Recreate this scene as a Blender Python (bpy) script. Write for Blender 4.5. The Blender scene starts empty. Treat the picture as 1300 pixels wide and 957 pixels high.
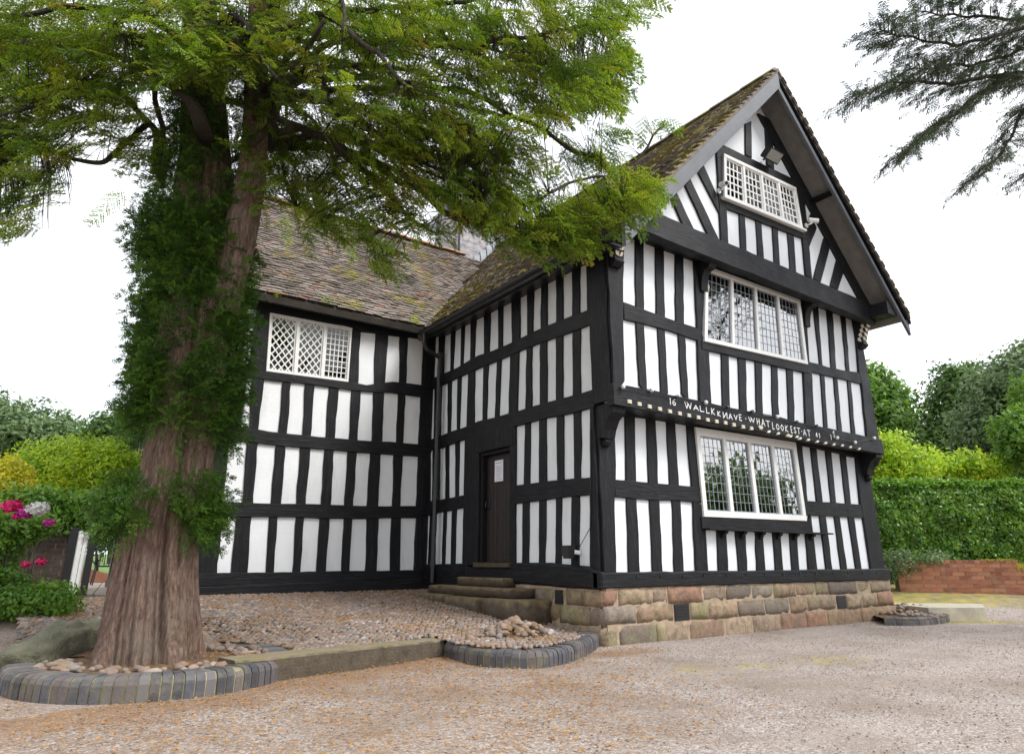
import bpy, bmesh, math, random
import numpy as np
from mathutils import Vector, noise
random.seed(7); RNG=np.random.default_rng(11)
C=bpy.context.scene.collection
# ------------------------------------------------------------------ camera model (metres, z up, house corner at origin)
FOC=856.621; YAW=math.radians(35.60753805); PIT=math.radians(18.00366296); ROL=math.radians(0.04866344)
CAM=np.array([-5.96,-6.44,0.95])
def _rot():
    a,b,c=YAW,PIT,ROL
    fwd=np.array([math.sin(a)*math.cos(b),math.cos(a)*math.cos(b),math.sin(b)])
    r0=np.array([math.cos(a),-math.sin(a),0.]); d0=np.cross(fwd,r0)
    r=r0*math.cos(c)+d0*math.sin(c); d=np.cross(fwd,r)
    return np.array([r,d,fwd])
ROT=_rot(); HF=np.array([math.sin(YAW),math.cos(YAW),0])
def ray(x,y): return ROT.T@np.array([(x-650)/FOC,(y-434)/FOC,1.])
def onY(x,y,Y): r=ray(x,y); return CAM+r*(Y-CAM[1])/r[1]
def onX(x,y,X): r=ray(x,y); return CAM+r*(X-CAM[0])/r[0]
def onZ(x,y,Z): r=ray(x,y); return CAM+r*(Z-CAM[2])/r[2]
def Pd(x,y,d): r=ray(x,y); return CAM+r*d/r.dot(HF)      # point at forward depth d
def ss(a,b,x): t=np.clip((x-a)/(b-a),0,1); return t*t*(3-2*t)
# ------------------------------------------------------------------ object helpers
def tag(o,label=None,cat=None,group=None,kind=None):
    if label:o['label']=label
    if cat:o['category']=cat
    if group:o['group']=group
    if kind:o['kind']=kind
    return o
def empty(name,loc=(0,0,0)):
    o=bpy.data.objects.new(name,None); C.objects.link(o); o.location=loc; o.empty_display_size=.2; return o
def link(name,me,mat,parent=None):
    o=bpy.data.objects.new(name,me); C.objects.link(o)
    for m in (mat if isinstance(mat,(list,tuple)) else [mat]): me.materials.append(m)
    if parent is not None:
        o.parent=parent; o.matrix_parent_inverse=parent_inv(parent)
    return o
def parent_inv(p):
    from mathutils import Matrix
    m=Matrix.Identity(4); q=p
    while q is not None:
        m=Matrix.Translation(q.location)@m; q=q.parent
    # all transforms in this script are pure translations of the top-level empties
    return m.inverted()
class MB:
    def __init__(s): s.v=[]; s.f=[]; s.r=[]; s.cur=0.5
    def add(s,vs,fs,r=None):
        n=len(s.v); s.v+= [tuple(map(float,v)) for v in vs]
        for f in fs: s.f.append(tuple(i+n for i in f)); s.r.append(s.cur if r is None else r)
    def box(s,a,b,r=None):
        x0,y0,z0=a;x1,y1,z1=b
        s.hexa([(x0,y0,z0),(x1,y0,z0),(x1,y1,z0),(x0,y1,z0),(x0,y0,z1),(x1,y0,z1),(x1,y1,z1),(x0,y1,z1)],r)
    def hexa(s,v,r=None): s.add(v,[(3,2,1,0),(4,5,6,7),(0,1,5,4),(1,2,6,5),(2,3,7,6),(3,0,4,7)],r)
    def obox(s,c,ax,ay,az,r=None):
        c,ax,ay,az=map(np.array,(c,ax,ay,az))
        s.hexa([c+i*ax+j*ay+k*az for k in(-1,1) for i,j in((-1,-1),(1,-1),(1,1),(-1,1))],r)
    def tube(s,pts,rad,n=8,cap=True,r=None):
        pts=[np.array(p,float) for p in pts]; m=len(pts)
        if not hasattr(rad,'__len__'): rad=[rad]*m
        up=np.array([0.13,.2,1.0]); vs=[];last=None
        for i,p in enumerate(pts):
            t=pts[min(i+1,m-1)]-pts[max(i-1,0)]; t=t/(np.linalg.norm(t)+1e-9)
            a=np.cross(t,up if abs(t@up)<.95*np.linalg.norm(up) else np.array([1,0,0.])) if last is None else last-t*(last@t)
            a/=np.linalg.norm(a)+1e-9; last=a; b=np.cross(t,a)
            for k in range(n):
                th=2*math.pi*k/n; vs.append(p+rad[i]*(math.cos(th)*a+math.sin(th)*b))
        fs=[(i*n+k,i*n+(k+1)%n,(i+1)*n+(k+1)%n,(i+1)*n+k) for i in range(m-1) for k in range(n)]
        if cap: fs+=[tuple(range(n))[::-1],tuple((m-1)*n+k for k in range(n))]
        s.add(vs,fs,r)
    def build(s,name,mat,parent=None,smooth=False):
        me=bpy.data.meshes.new(name); me.from_pydata(s.v,[],s.f); 
        at=me.attributes.new('rnd','FLOAT','FACE'); at.data.foreach_set('value',s.r)
        if smooth: me.polygons.foreach_set('use_smooth',[True]*len(s.f))
        me.update(); return link(name,me,mat,parent)
def quads_obj(name,V,rnd,mat,parent=None,smooth=False):
    """V: (N,4,3) array of quads, rnd (N,)"""
    N=len(V); me=bpy.data.meshes.new(name); me.vertices.add(N*4); me.vertices.foreach_set('co',V.reshape(-1).astype(np.float32))
    me.loops.add(N*4); me.loops.foreach_set('vertex_index',np.arange(N*4,dtype=np.int32))
    me.polygons.add(N); me.polygons.foreach_set('loop_start',np.arange(0,N*4,4,dtype=np.int32)); me.polygons.foreach_set('loop_total',np.full(N,4,dtype=np.int32))
    me.update(calc_edges=True)
    at=me.attributes.new('rnd','FLOAT','FACE'); at.data.foreach_set('value',np.asarray(rnd,dtype=np.float32))
    me.validate(); return link(name,me,mat,parent)
# ------------------------------------------------------------------ materials
def newmat(name):
    m=bpy.data.materials.new(name); m.use_nodes=True; nt=m.node_tree; b=nt.nodes['Principled BSDF']; return m,nt,b
def N(nt,t,**k):
    n=nt.nodes.new(t)
    for a,v in k.items():
        if a in ('inputs',):
            for i,x in v.items(): n.inputs[i].default_value=x
        else: setattr(n,a,v)
    return n
def ramp(nt,src,stops,interp='LINEAR'):
    r=N(nt,'ShaderNodeValToRGB'); r.color_ramp.interpolation=interp; e=r.color_ramp.elements
    while len(e)<len(stops): e.new(.5)
    for i,(p,c) in enumerate(stops): e[i].position=p; e[i].color=(*c,1) if len(c)==3 else c
    nt.links.new(src,r.inputs[0]); return r.outputs[0]
def coord(nt,scale=(1,1,1),rot=(0,0,0)):
    g=N(nt,'ShaderNodeNewGeometry'); mp=N(nt,'ShaderNodeMapping'); mp.inputs['Scale'].default_value=scale; mp.inputs['Rotation'].default_value=rot
    nt.links.new(g.outputs['Position'],mp.inputs['Vector']); return mp.outputs[0]
def noise_n(nt,vec,scale,detail=4,rough=.55): 
    n=N(nt,'ShaderNodeTexNoise'); n.inputs['Scale'].default_value=scale; n.inputs['Detail'].default_value=detail; n.inputs['Roughness'].default_value=rough
    nt.links.new(vec,n.inputs['Vector']); return n.outputs['Fac']
def mix(nt,fac,a,b,mode='MIX'):
    m=N(nt,'ShaderNodeMix',data_type='RGBA',blend_type=mode)
    for s,v in ((0,fac),(6,a),(7,b)):
        if isinstance(v,(int,float)): m.inputs[s].default_value=v
        elif isinstance(v,tuple): m.inputs[s].default_value=(*v,1) if len(v)==3 else v
        else: nt.links.new(v,m.inputs[s])
    return m.outputs[2]
def math_n(nt,op,a,b=0.0):
    m=N(nt,'ShaderNodeMath',operation=op)
    for i,v in enumerate((a,b)):
        if isinstance(v,(int,float)): m.inputs[i].default_value=v
        else: nt.links.new(v,m.inputs[i])
    return m.outputs[0]
def bump(nt,b,h,strength=.5,dist=.01):
    n=N(nt,'ShaderNodeBump'); n.inputs['Strength'].default_value=strength; n.inputs['Distance'].default_value=dist
    nt.links.new(h,n.inputs['Height']); nt.links.new(n.outputs[0],b.inputs['Normal'])
def attr(nt,name='rnd'): return N(nt,'ShaderNodeAttribute',attribute_name=name).outputs['Fac']
def simple(name,col,rough=.6,var=.25,scale=8,bs=.3,bd=.005,metal=0,bscale=40):
    m,nt,b=newmat(name); v=coord(nt); n=noise_n(nt,v,scale,5)
    c=ramp(nt,n,[(.3,tuple(x*(1-var) for x in col)),(.7,tuple(min(1,x*(1+var)) for x in col))])
    nt.links.new(c,b.inputs['Base Color']); b.inputs['Roughness'].default_value=rough; b.inputs['Metallic'].default_value=metal
    bump(nt,b,noise_n(nt,v,bscale,4),bs,bd); return m
def timber_mat(name,horizontal):
    m,nt,b=newmat(name); v=coord(nt,(9,9,9) if 0 else ((4,4,55) if horizontal else (45,45,3)))
    v0=coord(nt)
    n1=noise_n(nt,v,1,6,.65); n2=noise_n(nt,v0,2.5,5)
    c=ramp(nt,n1,[(.3,(.003,.003,.0035)),(.5,(.007,.0072,.009)),(.72,(.022,.0235,.028))])
    worn=ramp(nt,noise_n(nt,v0,14,7,.7),[(.66,(0,0,0)),(.76,(.35,.35,.35))])
    c2=mix(nt,worn,c,(.075,.07,.065)); b.inputs['Specular IOR Level'].default_value=.25; nt.links.new(c2,b.inputs['Base Color'])
    r=ramp(nt,n2,[(.3,(.42,)*3),(.7,(.62,)*3)]); nt.links.new(r,b.inputs['Roughness'])
    h=math_n(nt,'ADD',n1,math_n(nt,'MULTIPLY',noise_n(nt,v0,9,5),.9)); bump(nt,b,h,.75,.009); return m
M={}
M['timber']=timber_mat('black_timber_upright',False); M['beam']=timber_mat('black_timber_beam',True)
def plaster_mat(name,base,brick=False):
    m,nt,b=newmat(name); v=coord(nt); n=noise_n(nt,v,1.7,6,.6); n2=noise_n(nt,v,11,6,.7)
    c=ramp(nt,n,[(.35,tuple(x*.94 for x in base)),(.65,base)])
    st=ramp(nt,noise_n(nt,coord(nt,(5,5,.9)),1,6,.7),[(.55,(0,0,0)),(.80,(.38,.38,.38))])
    c=mix(nt,st,c,(.42,.41,.36)); 
    sp=ramp(nt,noise_n(nt,v,30,7,.75),[(.70,(0,0,0)),(.78,(.4,.4,.4))]); c=mix(nt,sp,c,(.45,.42,.36))
    nt.links.new(c,b.inputs['Base Color']); b.inputs['Roughness'].default_value=.85
    h=n2
    if brick:
        bt=N(nt,'ShaderNodeTexBrick'); sx=N(nt,'ShaderNodeSeparateXYZ'); nt.links.new(v,sx.inputs[0]); cb=N(nt,'ShaderNodeCombineXYZ')
        nt.links.new(math_n(nt,'ADD',sx.outputs[0],sx.outputs[1]),cb.inputs[0]); nt.links.new(sx.outputs[2],cb.inputs[1]); nt.links.new(cb.outputs[0],bt.inputs['Vector'])
        bt.inputs['Scale'].default_value=4.4; bt.inputs['Mortar Size'].default_value=.012; bt.inputs['Mortar Smooth'].default_value=.5; bt.inputs['Row Height'].default_value=.33
        bt.inputs['Color1'].default_value=(1,1,1,1); bt.inputs['Color2'].default_value=(.9,.9,.9,1); bt.inputs['Mortar'].default_value=(0,0,0,1)
        h=math_n(nt,'ADD',math_n(nt,'MULTIPLY',bt.outputs['Color'],.6),math_n(nt,'MULTIPLY',n2,.5))
    bump(nt,b,h,.45,.006); return m
M['plaster']=plaster_mat('white_limewash_plaster',(.755,.785,.81)); M['plasterb']=plaster_mat('white_painted_brick_infill',(.82,.835,.85),True)
M['whitewood']=simple('white_painted_wood',(.79,.79,.765),.5,.06,20,.15,.002)
M['cream']=simple('cream_paint',(.72,.66,.52),.6,.15,30,.2,.002)
M['bargeb']=simple('grey_painted_board',(.085,.092,.105),.5,.2,3,.4,.004,bscale=25)
M['soffit']=simple('pale_soffit_board',(.15,.14,.125),.8,.2,5,.5,.006)
M['lead']=simple('lead_came',(.30,.33,.36),.5,.2,40,.2,.002)
M['leadflash']=simple('lead_flashing',(.33,.35,.38),.6,.2,6,.4,.01)
M['metal']=simple('black_cast_iron',(.012,.012,.014),.38,.2,20,.2,.002)
M['grey_metal']=simple('grey_metal',(.3,.3,.28),.5,.2,20,.2,.002)
M['plastic']=simple('white_plastic',(.75,.75,.75),.4,.05,20,.05,.001)
M['paper']=simple('white_paper',(.78,.78,.84),.7,.02,20,.05,.001)
M['ink']=simple('grey_ink',(.12,.12,.14),.7,.1,20,.05,.001)
M['curtain']=simple('dark_red_curtain',(.17,.008,.010),.9,.3,3,.2,.004)
M['net']=simple('white_net_curtain',(.72,.72,.72),.9,.1,5,.3,.01)
M['room']=simple('dark_room_interior',(.045,.025,.018),.9,.3,2,.1,.01)
def glass_mat(name='old_window_glass',add=.36):
    m,nt,b=newmat(name); nt.nodes.remove(b); out=[n for n in nt.nodes if n.type=='OUTPUT_MATERIAL'][0]
    fr=N(nt,'ShaderNodeFresnel'); fr.inputs[0].default_value=2.3
    tr=N(nt,'ShaderNodeBsdfTransparent'); tr.inputs[0].default_value=(.8,.85,.83,1); gl=N(nt,'ShaderNodeBsdfGlossy'); gl.inputs['Roughness'].default_value=.015
    bp=N(nt,'ShaderNodeBump'); bp.inputs['Strength'].default_value=.05; bp.inputs['Distance'].default_value=.01
    nt.links.new(noise_n(nt,coord(nt),7,2),bp.inputs['Height']); nt.links.new(bp.outputs[0],gl.inputs['Normal'])
    mx=N(nt,'ShaderNodeMixShader'); nt.links.new(math_n(nt,'ADD',fr.outputs[0],add),mx.inputs[0]); nt.links.new(tr.outputs[0],mx.inputs[1]); nt.links.new(gl.outputs[0],mx.inputs[2]); nt.links.new(mx.outputs[0],out.inputs[0]); return m
M['glass']=glass_mat(); M['glassdim']=glass_mat('dim_window_glass',-.06)
def tile_mat(name,moss,red):
    m,nt,b=newmat(name); r=attr(nt); v=coord(nt)
    c=ramp(nt,r,[(0,(.10,.075,.06)),(.3,(.19,.155,.13)),(.55,(.28,.24,.21)),(.78,(.20,.165,.14)),(.84,(.27,.12,.08) if red else (.16,.12,.09)),(.93,(.28,.235,.215)),(1,(.11,.085,.08))])
    lich=ramp(nt,noise_n(nt,v,22,7,.7),[(.53,(0,0,0)),(.66,(.55,.55,.55))]); c=mix(nt,lich,c,(.33,.31,.27))
    dark=ramp(nt,noise_n(nt,v,1.3,5,.6),[(.35,(.55,.55,.55)),(.6,(0,0,0))]); c=mix(nt,dark,c,(.055,.045,.035))
    n=noise_n(nt,v,1.1,7,.68); n2=noise_n(nt,v,9,5,.6); mm=math_n(nt,'ADD',n,math_n(nt,'MULTIPLY',math_n(nt,'SUBTRACT',n2,.5),.5))
    if not red: mm=math_n(nt,'ADD',mm,attr(nt,'mossy') if 0 else 0.0)
    mf=ramp(nt,mm,[(moss,(0,0,0)),(moss+.10,(.92,.92,.92))]); mc=ramp(nt,noise_n(nt,v,3.1,5),[(.3,(.11,.09,.028)),(.55,(.22,.185,.04)),(.75,(.46,.37,.045))])
    c=mix(nt,mf,c,mc); nt.links.new(c,b.inputs['Base Color']); b.inputs['Roughness'].default_value=.9
    bump(nt,b,noise_n(nt,v,60,6,.7),.6,.008); return m
M['tile']=tile_mat('clay_roof_tiles_weathered',.55,True); M['tilem']=tile_mat('clay_roof_tiles_mossy',.475,False)
M['vergem']=simple('verge_mortar',(.17,.14,.11),.95,.3,9,.6,.01)
M['ridge']=simple('clay_ridge_tile',(.30,.17,.11),.85,.35,9,.5,.006)
M['moss']=simple('roof_moss',(.13,.11,.03),.95,.5,6,.8,.01)
M['chimney']=simple('weathered_chimney_brick',(.33,.31,.32),.9,.4,7,.6,.01)
def stone_mat():
    m,nt,b=newmat('sandstone_block'); r=attr(nt); v=coord(nt)
    c=ramp(nt,r,[(0,(.27,.18,.115)),(.2,(.33,.24,.155)),(.35,(.22,.19,.11)),(.5,(.30,.15,.10)),(.65,(.21,.15,.11)),(.8,(.35,.26,.175)),(.93,(.14,.115,.10)),(1,(.38,.33,.26))],'LINEAR')
    c=mix(nt,ramp(nt,noise_n(nt,v,9,9,.8),[(.38,(.9,.9,.9)),(.56,(0,0,0))]),c,(.12,.088,.06))
    g=ramp(nt,noise_n(nt,v,1.9,7,.75),[(.52,(0,0,0)),(.66,(.6,.6,.6))]); c=mix(nt,g,c,(.19,.20,.075))
    c=mix(nt,ramp(nt,noise_n(nt,v,19,6,.7),[(.6,(0,0,0)),(.72,(.5,.5,.5))]),c,(.48,.43,.35))
    nt.links.new(c,b.inputs['Base Color']); b.inputs['Roughness'].default_value=.9
    h=math_n(nt,'ADD',noise_n(nt,v,12,7,.7),math_n(nt,'MULTIPLY',noise_n(nt,coord(nt,(30,30,6),(.3,.4,0)),1,3),.5)); bump(nt,b,h,.9,.02); return m
M['stone']=stone_mat(); M['mortar']=simple('lime_mortar',(.33,.25,.175),.95,.25,9,.7,.01)
M['stepstone']=simple('mossy_step_stone',(.15,.115,.07),.9,.55,5,.8,.015)
M['kerbstone']=simple('buff_kerb_stone',(.20,.155,.10),.9,.5,7,.8,.01); M['slab']=simple('pale_slab_stone',(.42,.38,.30),.85,.2,5,.5,.008)

def mossy_two_tone(name,side,top,moss,th=.45):
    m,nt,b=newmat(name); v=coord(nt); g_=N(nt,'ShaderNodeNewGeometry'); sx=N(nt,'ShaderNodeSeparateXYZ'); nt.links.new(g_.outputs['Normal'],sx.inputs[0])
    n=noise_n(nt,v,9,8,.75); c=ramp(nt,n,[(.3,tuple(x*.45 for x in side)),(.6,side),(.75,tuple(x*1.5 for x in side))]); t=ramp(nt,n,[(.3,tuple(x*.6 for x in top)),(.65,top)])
    f=math_n(nt,'ADD',sx.outputs[2],math_n(nt,'MULTIPLY',math_n(nt,'SUBTRACT',noise_n(nt,v,6,5),.5),.9)); c=mix(nt,ramp(nt,f,[(.45,(0,0,0)),(.75,(1,1,1))]),c,t)  # upward faces take the lighter stone tone, upright faces the darker
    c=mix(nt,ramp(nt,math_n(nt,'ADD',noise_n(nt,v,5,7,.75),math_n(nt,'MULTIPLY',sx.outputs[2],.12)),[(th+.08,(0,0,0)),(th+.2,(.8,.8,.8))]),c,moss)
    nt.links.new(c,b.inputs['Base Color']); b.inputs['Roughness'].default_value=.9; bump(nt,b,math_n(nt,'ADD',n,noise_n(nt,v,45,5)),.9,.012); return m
M['stepstone']=mossy_two_tone('mossy_step_stone',(.085,.062,.04),(.20,.15,.075),(.15,.11,.035),.56); M['kerbstone']=mossy_two_tone('buff_kerb_stone',(.10,.078,.052),(.24,.19,.125),(.17,.16,.05),.52)
def bb_mat():
    m,nt,b=newmat('blue_engineering_brick'); v=coord(nt); c=ramp(nt,attr(nt),[(0,(.035,.035,.042)),(.3,(.075,.072,.078)),(.55,(.065,.07,.09)),(.8,(.11,.085,.078)),(1,(.13,.125,.13))])
    c=mix(nt,ramp(nt,noise_n(nt,v,5,7,.75),[(.45,(0,0,0)),(.65,(.7,.7,.7))]),c,(.17,.15,.12)); c=mix(nt,ramp(nt,noise_n(nt,v,2.4,6,.7),[(.55,(0,0,0)),(.68,(.6,.6,.6))]),c,(.12,.125,.04))
    nt.links.new(c,b.inputs['Base Color']); b.inputs['Roughness'].default_value=.7; bump(nt,b,noise_n(nt,v,40,6,.7),.7,.006); return m
M['bluebrick']=bb_mat()
M['mossmortar']=simple('mossy_mortar',(.25,.23,.13),.95,.4,9,.6,.006)
def pebble_mat(name,gain=1.0):
    m,nt,b=newmat(name); r=attr(nt); v=coord(nt); g=lambda *c: tuple(x*gain for x in c)
    c=ramp(nt,r,[(0,g(.20,.13,.09)),(.15,g(.33,.23,.16)),(.3,g(.20,.17,.15)),(.45,g(.32,.25,.20)),(.6,g(.27,.17,.13)),(.75,g(.40,.32,.27)),(.88,g(.14,.13,.13)),(1,g(.48,.42,.38))])
    c=mix(nt,ramp(nt,noise_n(nt,v,2.0,6,.7),[(.52,(0,0,0)),(.68,(.8,.8,.8))]),c,(.20,.105,.035))
    nt.links.new(c,b.inputs['Base Color']); b.inputs['Roughness'].default_value=.75; bump(nt,b,noise_n(nt,v,80,4),.3,.004); return m
M['pebble']=pebble_mat('cobble_pebble',.78); M['rock']=simple('mossy_grey_rock',(.15,.145,.095),.9,.45,4,.9,.03)
def leaf_mat(name,cols,tl=.35,rough=.5,spec=.4):
    m,nt,b=newmat(name); out=[n for n in nt.nodes if n.type=='OUTPUT_MATERIAL'][0]
    r=attr(nt); v=coord(nt); clump=noise_n(nt,v,1.6,3); f=math_n(nt,'ADD',math_n(nt,'MULTIPLY',r,.65),math_n(nt,'MULTIPLY',math_n(nt,'SUBTRACT',clump,.3),.85))
    n=len(cols); c=ramp(nt,f,[(i/(n-1),cc) for i,cc in enumerate(cols)])
    nt.links.new(c,b.inputs['Base Color']); b.inputs['Roughness'].default_value=rough; b.inputs['Specular IOR Level'].default_value=spec
    t=N(nt,'ShaderNodeBsdfTranslucent'); nt.links.new(mix(nt,.35,c,(.25,.4,.02),'MIX') if tl>.4 else c,t.inputs[0])
    mx=N(nt,'ShaderNodeMixShader'); mx.inputs[0].default_value=tl; nt.links.new(b.outputs[0],mx.inputs[1]); nt.links.new(t.outputs[0],mx.inputs[2]); nt.links.new(mx.outputs[0],out.inputs[0]); return m
M['yew']=leaf_mat('yew_needles',[(.024,.060,.010),(.070,.155,.013),(.155,.275,.017),(.29,.40,.022),(.44,.45,.035),(.42,.22,.03)],.45)
M['yewdark']=leaf_mat('yew_needles_painted_shade',[(.018,.045,.008),(.042,.105,.012),(.075,.16,.016),(.13,.23,.024)],.35)  # darker copy of the yew needles, shade near the trunk put into the colour
M['cedar']=leaf_mat('cedar_needles',[(.03,.045,.028),(.05,.075,.04),(.085,.12,.055),(.14,.18,.08)],.25)
M['dkleaf']=leaf_mat('dark_green_leaves',[(.03,.07,.018),(.06,.13,.025),(.11,.20,.035),(.18,.28,.05)],.4)
M['midleaf']=leaf_mat('mid_green_leaves',[(.04,.10,.016),(.08,.19,.025),(.15,.29,.035),(.25,.40,.05)],.45)
M['greyleaf']=leaf_mat('grey_green_leaves',[(.05,.10,.04),(.10,.17,.06),(.17,.25,.10),(.26,.34,.16)],.4)
M['limeleaf']=leaf_mat('yellow_green_leaves',[(.07,.18,.012),(.26,.44,.02),(.55,.68,.03),(.85,.85,.06)],.45)
M['goldleaf']=leaf_mat('golden_leaves',[(.20,.25,.012),(.42,.42,.02),(.65,.56,.03),(.8,.7,.04)],.45)
M['hedge']=leaf_mat('beech_hedge_leaves',[(.03,.09,.012),(.08,.20,.018),(.17,.34,.028),(.34,.50,.05)],.4,.35,.6)
def petal(name,c): 
    m,nt,b=newmat(name); nt.links.new(ramp(nt,attr(nt),[(0,tuple(x*.6 for x in c)),(1,c)]),b.inputs['Base Color']); b.inputs['Roughness'].default_value=.6; return m
M['pink']=petal('pink_petals',(.75,.015,.17)); M['whitepetal']=petal('white_petals',(.8,.8,.78)); M['purple']=petal('magenta_petals',(.55,.02,.32))
def bark_mat(name,a,b_,c_,sc=1.0):
    m,nt,b=newmat(name); v0_=coord(nt); wv=N(nt,'ShaderNodeVectorMath',operation='ADD'); nz_=N(nt,'ShaderNodeTexNoise'); nz_.inputs['Scale'].default_value=3; nt.links.new(v0_,nz_.inputs['Vector']); sc_=N(nt,'ShaderNodeVectorMath',operation='MULTIPLY'); sc_.inputs[1].default_value=(.12,.12,.02); nt.links.new(nz_.outputs['Color'],sc_.inputs[0]); nt.links.new(v0_,wv.inputs[0]); nt.links.new(sc_.outputs[0],wv.inputs[1]); mp_=N(nt,'ShaderNodeMapping'); mp_.inputs['Scale'].default_value=(48*sc,48*sc,6.5*sc); nt.links.new(wv.outputs[0],mp_.inputs['Vector']); v=mp_.outputs[0]; n=noise_n(nt,v,1,10,.78); v2=coord(nt); n2=noise_n(nt,v2,2.2,4)
    c=ramp(nt,n,[(.32,a),(.5,b_),(.68,c_)]); c=mix(nt,ramp(nt,math_n(nt,'ADD',n2,math_n(nt,'MULTIPLY',math_n(nt,'SUBTRACT',n,.5),.8)),[(.5,(0,0,0)),(.66,(.45,.45,.45))]),c,(.25,.215,.165))
    c=mix(nt,ramp(nt,noise_n(nt,coord(nt,(60,60,5)),1,5,.7),[(.58,(0,0,0)),(.66,(.4,.4,.4))]),c,(.27,.13,.09))
    nt.links.new(c,b.inputs['Base Color']); b.inputs['Roughness'].default_value=.9
    bump(nt,b,math_n(nt,'ADD',n,math_n(nt,'MULTIPLY',noise_n(nt,v2,30,6,.7),.3)),1,.035); return m
M['yewbark']=bark_mat('yew_bark',(.04,.022,.016),(.18,.11,.08),(.38,.28,.21))
M['branch']=bark_mat('yew_branch',(.02,.015,.012),(.045,.038,.028),(.085,.08,.045),2)
M['bark']=bark_mat('brown_bark',(.02,.015,.012),(.045,.038,.028),(.075,.065,.05),1.5)
M['doorwood']=simple('dark_oak_door',(.020,.012,.010),.5,.3,12,.5,.006)
def brickwall_mat():
    m,nt,b=newmat('red_brick'); r=attr(nt); v=coord(nt)
    c=ramp(nt,r,[(0,(.20,.065,.035)),(.4,(.33,.12,.065)),(.7,(.40,.17,.09)),(1,(.26,.10,.06))]); c=mix(nt,ramp(nt,noise_n(nt,v,6,6,.7),[(.5,(0,0,0)),(.7,(.5,.5,.5))]),c,(.33,.24,.16))
    nt.links.new(c,b.inputs['Base Color']); b.inputs['Roughness'].default_value=.9; bump(nt,b,noise_n(nt,v,50,5),.5,.006); return m
M['brick']=brickwall_mat(); M['brickmoss']=simple('yellow_moss_on_brick',(.26,.21,.025),.95,.5,12,.7,.01)
def ground_mat():
    m,nt,b=newmat('gravel_ground'); v=coord(nt)
    vo=N(nt,'ShaderNodeTexVoronoi'); vo.inputs['Scale'].default_value=85; nt.links.new(v,vo.inputs['Vector'])
    sx=N(nt,'ShaderNodeSeparateColor'); nt.links.new(vo.outputs['Color'],sx.inputs[0])
    c=ramp(nt,sx.outputs[0],[(0,(.12,.095,.08)),(.25,(.27,.225,.195)),(.5,(.22,.165,.14)),(.75,(.36,.32,.295)),(1,(.50,.46,.43))])
    big=noise_n(nt,v,.8,6,.6); c=mix(nt,ramp(nt,big,[(.38,(.6,.6,.6)),(.58,(0,0,0))]),c,(.17,.125,.09)); c=mix(nt,ramp(nt,noise_n(nt,coord(nt,(.35,1.3,1),(0,0,.5)),1.1,5,.6),[(.45,(0,0,0)),(.65,(.28,.28,.28))]),c,(.40,.35,.31))
    lit=attr(nt,'litter'); ln=noise_n(nt,v,26,6,.75); ln2=noise_n(nt,v,2.6,5,.6); lf=math_n(nt,'ADD',lit,math_n(nt,'ADD',math_n(nt,'MULTIPLY',math_n(nt,'SUBTRACT',ln,.5),1.7),math_n(nt,'MULTIPLY',math_n(nt,'SUBTRACT',ln2,.5),.7)))
    lm=ramp(nt,lf,[(.42,(0,0,0)),(.62,(.85,.85,.85))]); lc=ramp(nt,noise_n(nt,v,75,3),[(.35,(.10,.055,.03)),(.5,(.20,.115,.06)),(.7,(.36,.20,.08))]); c=mix(nt,lm,c,lc)
    mo=attr(nt,'moss'); mf=math_n(nt,'ADD',mo,math_n(nt,'MULTIPLY',math_n(nt,'SUBTRACT',noise_n(nt,v,7,7,.75),.5),1.5)); mm=ramp(nt,mf,[(.52,(0,0,0)),(.75,(.8,.8,.8))])
    mc=ramp(nt,noise_n(nt,v,4,4),[(.35,(.16,.15,.03)),(.7,(.42,.34,.03))]); c=mix(nt,mm,c,mc)
    nt.links.new(c,b.inputs['Base Color']); b.inputs['Roughness'].default_value=.9
    bump(nt,b,math_n(nt,'SUBTRACT',1.0,vo.outputs['Distance']),.6,.008); return m
M['ground']=ground_mat()
M['soil']=simple('needle_litter_soil',(.13,.075,.035),.95,.5,12,.8,.02)
M['paving']=simple('pale_paving_slab',(.42,.35,.28),.85,.12,3,.3,.004)
M['litter']=petal('orange_needles',(.42,.20,.035))
M['lawn']=simple('lawn',(.10,.17,.03),.9,.3,2,.4,.01)
# ------------------------------------------------------------------ ground
def gz(x,y):
    x=np.asarray(x,float); y=np.asarray(y,float)
    d=(x-CAM[0])*HF[0]+(y-CAM[1])*HF[1]
    zl=.45*ss(6.2,9.0,d)*(1-ss(-4.3,-3.5,x)); zr=.5*ss(11.6,15.3,d)*ss(5.8,8.0,x); far=.25*ss(18,60,d)
    return zl+zr+far*0.3
def axis(lo,hi,f0,f1,step,far):
    a=list(np.arange(f0,f1+1e-6,step)); g=step; x=f0
    L=[];
    while x>lo: g*=1.35; x-=g; L.append(max(x,lo))
    x=f1; g=step; R=[]
    while x<hi: g*=1.35; x+=g; R.append(min(x,hi))
    return np.array(L[::-1]+a+R)
gx=axis(-900,900,-9,13,.1,0); gy=axis(-900,900,-6.5,7,.1,0)
X,Y=np.meshgrid(gx,gy); Z=gz(X,Y)
D=np.hypot(X,Y)
Z=Z+ (D<30)*.012*np.array([[noise.noise((a*.9,b_*.9,0)) if abs(a)<16 and abs(b_)<10 else 0 for a,b_ in zip(ra,rb)] for ra,rb in zip(X,Y)])
nx,ny=len(gx),len(gy); idx=np.arange(nx*ny).reshape(ny,nx)
F=np.stack([idx[:-1,:-1],idx[:-1,1:],idx[1:,1:],idx[1:,:-1]],-1).reshape(-1,4)
me=bpy.data.meshes.new('gravel_ground'); me.from_pydata(np.stack([X,Y,Z],-1).reshape(-1,3).tolist(),[],F.tolist())
me.polygons.foreach_set('use_smooth',[True]*len(F))
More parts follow.
